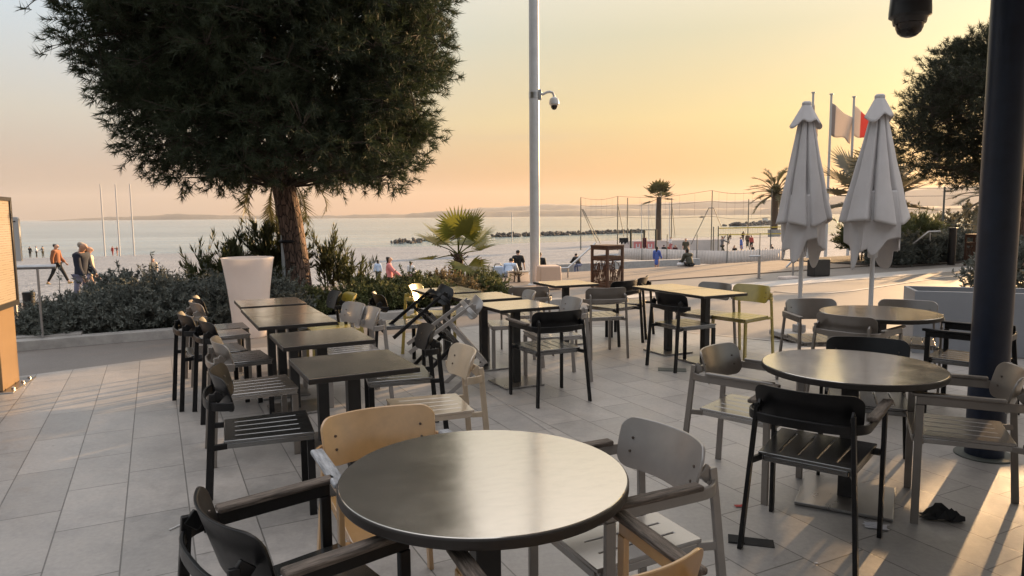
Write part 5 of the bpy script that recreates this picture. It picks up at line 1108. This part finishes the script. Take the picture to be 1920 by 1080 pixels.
# ================================================================== PEOPLE
def skin(name, verts, edges, radii, mtl, parent, sub=1):
    me = bpy.data.meshes.new(name); me.from_pydata([tuple(v) for v in verts], edges, []); me.materials.append(mtl)
    o = bpy.data.objects.new(name, me); COL.objects.link(o); o.parent = parent
    sk = o.modifiers.new('skin', 'SKIN'); sk.use_smooth_shade = True
    sl_ = me.skin_vertices[0].data
    for i, r_ in enumerate(radii):
        sl_[i].radius = r_ if isinstance(r_, tuple) else (r_, r_)
    sl_[0].use_root = True
    sb = o.modifiers.new('sub', 'SUBSURF'); sb.levels = sub; sb.render_levels = sub
    return o
def rotx(v, a): c, s = math.cos(a), math.sin(a); return Vector((v.x, v.y * c - v.z * s, v.y * s + v.z * c))
def person(loc, yaw, h, label, top='navy', bottom='black', hair='hairdark', shoe='shoedark', pose='stand', arms=((5, 10), (5, 10)), legs=((0, 0), (0, 0)), lean=0, headturn=0, headtilt=0, hair_len=0, skirt=False, sleeve=1.0, puff=1.0, fingers=False, group=None, armout=(8, 8), bald=False):
    k = h / 1.75; t = thing('person', label, 'person', loc, yaw, group)
    # pelvis height comes from the legs so that the lower foot touches the ground
    def leg(thigh, knee, sx_):
        hp = Vector((sx_ * .095, 0, -.03)); a = R(thigh); kn = hp + rotx(Vector((0, 0, -.43)), a); an = kn + rotx(Vector((0, 0, -.42)), a - R(knee)); return hp, kn, an
    Ls = [leg(*legs[0], -1), leg(*legs[1], 1)]
    zf = min(l[2].z for l in Ls) - .075
    if pose == 'sit': zf = min(zf, -.11) if False else -.11
    pel = Vector((0, 0, -zf))
    la = -R(lean); up_ = lambda y, z: rotx(Vector((0, y, z)), la)
    spine = [pel, pel + up_(.01, .18), pel + up_(-.01, .36), pel + up_(-.02, .50)]; neck = pel + up_(-.005, .565)
    hl = la * .45 - R(headtilt) * 1.0
    head = neck + rotx(Vector((0, .025, .115)), hl); crown = neck + rotx(Vector((0, .012, .20)), hl)
    ht = Matrix.Rotation(R(headturn), 3, 'Z'); fw = ht @ rotx(Vector((0, 1, 0)), hl)
    V = []; E_ = []; Rr = []
    def add(p, r_, par=None):
        V.append(Vector(p) * k); Rr.append(tuple(x * k for x in r_) if isinstance(r_, tuple) else r_ * k)
        if par is not None: E_.append((par, len(V) - 1))
        return len(V) - 1
    a0 = add(spine[0], (.135, .10)); a1 = add(spine[1], (.125, .092), a0); a2 = add(spine[2], (.145, .10), a1); a3 = add(spine[3], (.11, .08), a2); a4 = add(neck, .052, a3)
    hd = add(head, (.080, .098), a4); cr = add(crown, (.062, .075), hd)
    add(head + fw * .118 + Vector((0, 0, -.012)), .012, hd)
    for s_ in (-1, 1): add(head + ht @ Vector((s_ * .088, -.005, 0)), (.008, .022), hd)
    arms_j = []
    for (ua, el), s_, ao in zip(arms, (-1, 1), armout):
        sh = pel + up_(-.01, .475) + Vector((s_ * .175, 0, 0)); d1 = rotx(Vector((s_ * math.sin(R(ao)), 0, -math.cos(R(ao)))), la * .4 + R(ua)); e = sh + d1 * .29; d2 = rotx(Vector((s_ * math.sin(R(ao * .6)), 0, -1)).normalized(), la * .4 + R(ua + el)); w = e + d2 * .25; ha = w + d2 * .08
        i0 = add(sh, .055, a3); i1 = add(e, .042, i0); i2 = add(w, .030, i1); i3 = add(ha, (.034, .020), i2)
        side = d2.cross(Vector((1, 0, 0))).normalized()
        if fingers:
            for q in range(4): f1 = add(ha + d2 * .035 + side * (.012 * (q - 1.5) * 1.5), .010, i3); add(ha + d2 * (.085 - .008 * abs(q - 1.4)) + side * (.012 * (q - 1.5) * 1.6) + Vector((-s_ * .012, 0, 0)), .008, f1)
            f1 = add(ha + side * .035 + d2 * .0, .010, i3); add(ha + side * .045 + d2 * .04, .008, f1)
        arms_j.append((sh, e, w, d2))
    for l, s_ in zip(Ls, (-1, 1)):
        hp, kn, an = (x + pel for x in l); i0 = add(hp, .085, a0); i1 = add(kn, .056, i0); i2 = add(an, .040, i1); sh_ = (an - kn).normalized(); toe = rotx(sh_, R(85)); toe.z = min(toe.z, .2); add(an + toe.normalized() * .15 + Vector((0, 0, -.035)), (.035, .025), i2)
    skin('body', V, E_, Rr, M['skin'], t)
    # clothing over the body
    g = .022 * puff
    def garment(name, pts, rad, edges, mtl): return skin(name, [Vector(p) * k for p in pts], edges, [tuple(x * k for x in r_) if isinstance(r_, tuple) else r_ * k for r_ in rad], mtl, t)
    hem = pel + up_(0, -.04)
    pts = [spine[1], hem, spine[2], spine[3] + up_(0, .01), neck + up_(0, -.035)]; rad = [(.125 + g * 1.3, .10 + g), (.148 + g, .115 + g), (.150 + g, .105 + g), (.115 + g, .085 + g), (.06 + g * .5, .058 + g * .4)]; ed = [(0, 1), (0, 2), (2, 3), (3, 4)]
    for sh, e, w, d2 in arms_j:
        n0 = len(pts); we = e + (w - e) * min(1, max(.02, (sleeve - .5) * 2)) if sleeve > .5 else None
        pts += [sh, sh.lerp(e, min(1, sleeve * 2) * .98)]; rad += [.062 + g, .050 + g * .9]; ed += [(3, n0), (n0, n0 + 1)]
        if we is not None: pts.append(we); rad.append(.038 + g * .8); ed.append((n0 + 1, n0 + 2))
    garment('top', pts, rad, ed, M[top])
    if skirt:
        pts = [pel + Vector((0, 0, .06)), pel + Vector((0, 0, -.12)), pel + Vector((0, 0, -.40))]; garment('skirt', pts, [(.14, .11), (.165, .14), (.20, .18)], [(0, 1), (1, 2)], M[bottom])
    else:
        pts = [pel + Vector((0, 0, .03))]; rad = [(.145, .112)]; ed = []
        for l in Ls:
            hp, kn, an = (x + pel for x in l); n0 = len(pts); pts += [hp + Vector((0, 0, -.02)), kn, an.lerp(kn, .08)]; rad += [.098, .068, .052]; ed += [(0, n0), (n0, n0 + 1), (n0 + 1, n0 + 2)]
        garment('trousers', pts, rad, ed, M[bottom])
    for l in Ls:
        hp, kn, an = (x + pel for x in l); sh_ = (an - kn).normalized(); toe = rotx(sh_, R(85)); toe.z = max(min(toe.z, .2), -.35); toe.normalize(); garment('shoe', [an + Vector((0, 0, -.02)) - toe * .05, an + toe * .06 + Vector((0, 0, -.035)), an + toe * .16 + Vector((0, 0, -.045))], [(.046, .05), (.048, .042), (.040, .028)], [(0, 1), (1, 2)], M[shoe])
    if not bald:
        b_ = -fw; pts = [crown + b_ * .018 + Vector((0, 0, .018)), head + b_ * .048 + Vector((0, 0, .045)), head + b_ * .062 + Vector((0, 0, -.045))]; rad = [(.084, .092), (.104, .096), (.078, .056)]; ed = [(0, 1), (1, 2)]
        if hair_len: pts += [head + b_ * .085 + Vector((0, 0, -.16)), spine[3] + b_ * (.085 + .0) + Vector((0, 0, .10 - hair_len))]; rad += [(.075, .045), (.07, .03)]; ed += [(2, 3), (3, 4)]
        garment('hair', pts, rad, ed, M[hair])
    else:
        b_ = -fw; garment('hair', [head + b_ * .045 + Vector((0, 0, .02)), head + b_ * .06 + Vector((0, 0, -.05))], [(.089, .066), (.075, .04)], [(0, 1)], M[hair])
    if fingers:
        for s_ in (-1, 1):
            q = (head + fw * .092 + ht @ Vector((s_ * .032, 0, .012))) * k; MB().lathe([(.001, -.008 * k), (.008 * k, -.003 * k), (.008 * k, .003 * k), (.001, .008 * k)], 8, tuple(q)).build('eye', M['eyem'], t)
    return t
def at_beach(px, Y): q = P(px, 470, Y); return (q.x, q.y, bz(q.x, q.y))
def solve(px, top, h):    # distance at which a figure of height h standing on the beach reaches the given sight line
    Y = 14.0
    while Y < 160:
        q = P(px, top, Y)
        if q.z - bz(q.x, q.y) - h >= 0 if False else abs(q.z - bz(q.x, q.y) - h) < .03: return (q.x, q.y, bz(q.x, q.y))
        Y += .1
    return at_beach(px, 60)
WALK = ((26, 4), (-20, 14)); STAND = ((3, 2), (-3, 2)); SIT = ((92, 60), (84, 50)); E_ = -90
GP = 'people on the beach'
person(at_beach(105, 29), R(-86), 1.77, 'man in a rust jacket and black trousers striding right across the pebbles', 'rustcloth', 'black', 'hairdark', 'shoe', legs=((27, 3), (-21, 10)), arms=((8, 35), (-12, 20)), fingers=True, puff=1.4)
person(at_beach(149, 16.2), R(-92), 1.70, 'older grey haired man in a navy quilted jacket walking right behind the hedge', 'navy', 'bluegrey', 'hairgrey', 'shoedark', legs=((14, 4), (-10, 8)), arms=((12, 28), (6, 25)), fingers=True, puff=1.7, lean=6, headtilt=6, armout=(2, 2))
person(at_beach(165, 17.2), R(-70), 1.60, 'auburn haired woman in a cream coat half hidden behind the older man', 'creamcloth', 'grey', 'hairred', 'shoedark', legs=((12, 4), (-8, 8)), hair_len=.1, fingers=True, puff=1.6)
for px, top, bot, yw, lb in ((56, 'black', 'black', 10, 'person in black standing at the waterline, leftmost of three'), (68, 'white', 'black', -60, 'person in a pale top at the waterline, middle of three'), (80, 'grey', 'olive', 80, 'person in grey at the waterline, rightmost of three')):
    person(at_beach(px, 105), R(yw), 1.72, lb, top, bot, legs=STAND, arms=((25, 60), (10, 20)))
person(at_beach(211, 105), R(160), 1.45, 'person in a long red coat at the waterline by the white poles', 'red', 'red', 'hairdark', legs=STAND, puff=2)
person(at_beach(219.5, 105), R(170), 1.40, 'person in a red top and pale pink skirt at the waterline by the white poles', 'maroon', 'pink', 'hairdark', skirt=True, legs=STAND, arms=((60, 80), (60, 80)))
person(at_beach(286, 44), R(200), 1.6, 'long haired woman in black and cream seen above the hedge', 'creamcloth', 'black', 'brown', pose='sit', legs=SIT, hair_len=.28, lean=10)
person(at_beach(600, 113), R(10), 1.7, 'dark figure sitting near the water, left of two', 'black', 'black', pose='sit', legs=SIT, lean=20, puff=1.6)
person(at_beach(612.5, 113), R(-5), 1.7, 'dark figure sitting near the water, right of two', 'black', 'grey', pose='sit', legs=SIT, lean=15, puff=1.6)
person(solve(708, 486, 1.28), R(30), 1.28, 'curly haired child in a pale blue top and green trousers', 'lightblue', 'olive', legs=STAND, hair_len=.02, arms=((10, 10), (-10, 20)))
person(solve(729, 479, 1.64), R(-80), 1.64, 'woman in a pink top and black trousers reaching out to the right', 'pink', 'black', legs=((6, 3), (-5, 3)), arms=((15, 30), (38, 20)), hair_len=.03, puff=1.3)
person(solve(770, 489, 1.28), R(-20), 1.28, 'girl in a white top and pink skirt seen from behind', 'white', 'pinkskirt', skirt=True, legs=STAND, puff=1.5, arms=((5, 40), (15, 50)))
person((-.10, 17.75, .02), R(-14), 1.22, 'man in a pale blue shirt sitting hunched on the edge of the boardwalk', 'lightblue', 'grey', 'hairdark', pose='sit', legs=((95, 70), (90, 60)), lean=52, headtilt=20, puff=2.2, arms=((50, 30), (50, 30)))
person(solve(971, 467, 1.76), R(8), 1.76, 'man in black with a cap standing on the beach left of the white pole', 'black', 'black', 'hairdark', legs=STAND, sleeve=.5, puff=1.6, arms=((6, 30), (-2, 12)), armout=(14, 16))
person(solve(1012, 471, 1.7), R(-8), 1.7, 'dark figure almost hidden behind the white pole', 'black', 'black', legs=STAND, puff=1.6)
g_ = at_beach(1085, 40); t = thing('bench_wall', 'low grey stone wall on the beach behind the litter bin', 'wall', gp(1045, 41)); o = Vector(t.location); a, b_ = gp(1045, 41), gp(1310, 45)
MB().bar(a - o + Vector((0, 0, .1)), b_ - o + Vector((0, 0, .1)), .5, .95).build('body', M['concrete'], t, bevel=.03)
person((g_[0], g_[1], g_[2] + .5), R(15), 1.7, 'dark figure bent forward, sitting on the low stone wall', 'black', 'bluegrey', pose='sit', legs=((70, 80), (80, 85)), lean=48, puff=1.8, arms=((60, 40), (70, 30)))
person(solve(1232, 461, 1.56), R(-35), 1.56, 'girl in a blue dress with long dark hair at the boardwalk edge', 'blue', 'blue', 'hairdark', skirt=True, legs=STAND, hair_len=.16, puff=1.5, arms=((5, 20), (15, 40)))
person((5.35, 20.9, .02), R(20), 1.12, 'figure in dark olive clothes crouching on the boardwalk edge', 'olive', 'black', 'hairdark', pose='sit', legs=((100, 110), (95, 100)), lean=28, puff=2.0, hair_len=.05, arms=((30, 50), (40, 60)))
person(solve(1258, 443, 1.68), R(100), 1.68, 'person in white and pink standing behind the court wall', 'white', 'pink', legs=STAND, arms=((20, 70), (30, 60)))
person(gp(1256, 72), R(150), 1.7, 'person in red sitting at the court, left of another', 'red', 'black', pose='sit', legs=SIT, lean=10, puff=1.6)
person(gp(1266, 71), R(170), 1.7, 'person in black sitting at the court beside the one in red', 'maroon', 'black', pose='sit', legs=SIT, lean=25, puff=1.6)
person(solve(1286, 446, 1.74), R(175), 1.74, 'man in a dark olive shirt standing behind the banner', 'olive', 'olive', legs=STAND, puff=1.7, sleeve=.5, arms=((0, 30), (0, 30)))
person(gp(1246, 72), R(0), 1.7, 'dark hunched figure beside the court, its back to us', 'black', 'black', pose='sit', legs=SIT, lean=30, puff=2.2)
GQ = 'players at the volleyball net'
person(solve(1354, 421, 1.8), R(-80), 1.8, 'player in pale clothes at the left end of the yellow net', 'grey', 'olive', legs=((30, 20), (-10, 5)), arms=((120, 20), (60, 30)))
person(solve(1366, 437, 1.6), R(-60), 1.7, 'player in black trousers bending over at the yellow net', 'brown', 'black', legs=((35, 30), (-5, 10)), lean=45, puff=1.4)
person(solve(1391, 443, 1.66), R(70), 1.66, 'person in a long blue top at the yellow net', 'blue', 'blue', 'hairgrey', skirt=True, legs=STAND, puff=1.8, lean=8)
person(solve(1393.5, 433, 1.75), R(20), 1.75, 'dark haired person behind the one in blue', 'maroon', 'black', 'hairdark', legs=STAND, hair_len=.12, puff=1.4)
person(solve(1402, 437, 1.72), R(170), 1.72, 'person in brown with black trousers right of the one in blue', 'brown', 'black', legs=STAND, puff=1.4)
person(solve(1409, 440, 1.66), R(200), 1.66, 'person in red and black at the right of the group by the net', 'red', 'black', legs=((10, 5), (-8, 5)), puff=1.3)
person(gp(1415, 66), R(90), 1.7, 'dark figure sitting on the sand right of the group by the net', 'black', 'black', pose='sit', legs=SIT, lean=25, puff=1.8)
person(gp(1452, 66), R(70), 1.7, 'dark figure sitting on the sand below the date palm', 'black', 'grey', pose='sit', legs=SIT, lean=25, puff=1.8)
person(solve(1436, 464, .8), R(150), .8, 'small child in red standing in front of the dark court pole', 'red', 'pink', legs=STAND, puff=1.4)
person(gp(1380, 64), R(120), 1.7, 'dark figure sitting on the sand under the yellow net', 'black', 'brown', pose='sit', legs=SIT, lean=20, puff=1.6)

# freeze the skinned figures into plain meshes
dg = bpy.context.evaluated_depsgraph_get()
for o in list(COL.objects):
    if o.type == 'MESH' and any(md.type == 'SKIN' for md in o.modifiers):
        me = bpy.data.meshes.new_from_object(o.evaluated_get(dg)); o.modifiers.clear(); o.data = me
        me.polygons.foreach_set('use_smooth', [True] * len(me.polygons))

# ================================================================== HAZE over the bay
if HAZE:
    mb = MB(); mb.box(-9000, 9000, -60, 9500, -160, 330); hzo = mb.build('haze', [], smooth=False) if False else None
    me = bpy.data.meshes.new('haze'); me.from_pydata(mb.v, [], mb.f); hzo = bpy.data.objects.new('haze', me); COL.objects.link(hzo); hzo['kind'] = 'stuff'
    m = bpy.data.materials.new('bay haze'); m.use_nodes = True; tt = m.node_tree; tt.nodes.clear()
    ou = tt.nodes.new('ShaderNodeOutputMaterial'); pv = tt.nodes.new('ShaderNodeVolumePrincipled'); pv.inputs['Density'].default_value = HAZE; pv.inputs['Color'].default_value = (.80, .80, .84, 1); pv.inputs['Anisotropy'].default_value = 0.2
    tt.links.new(pv.outputs[0], ou.inputs['Volume']); me.materials.append(m)
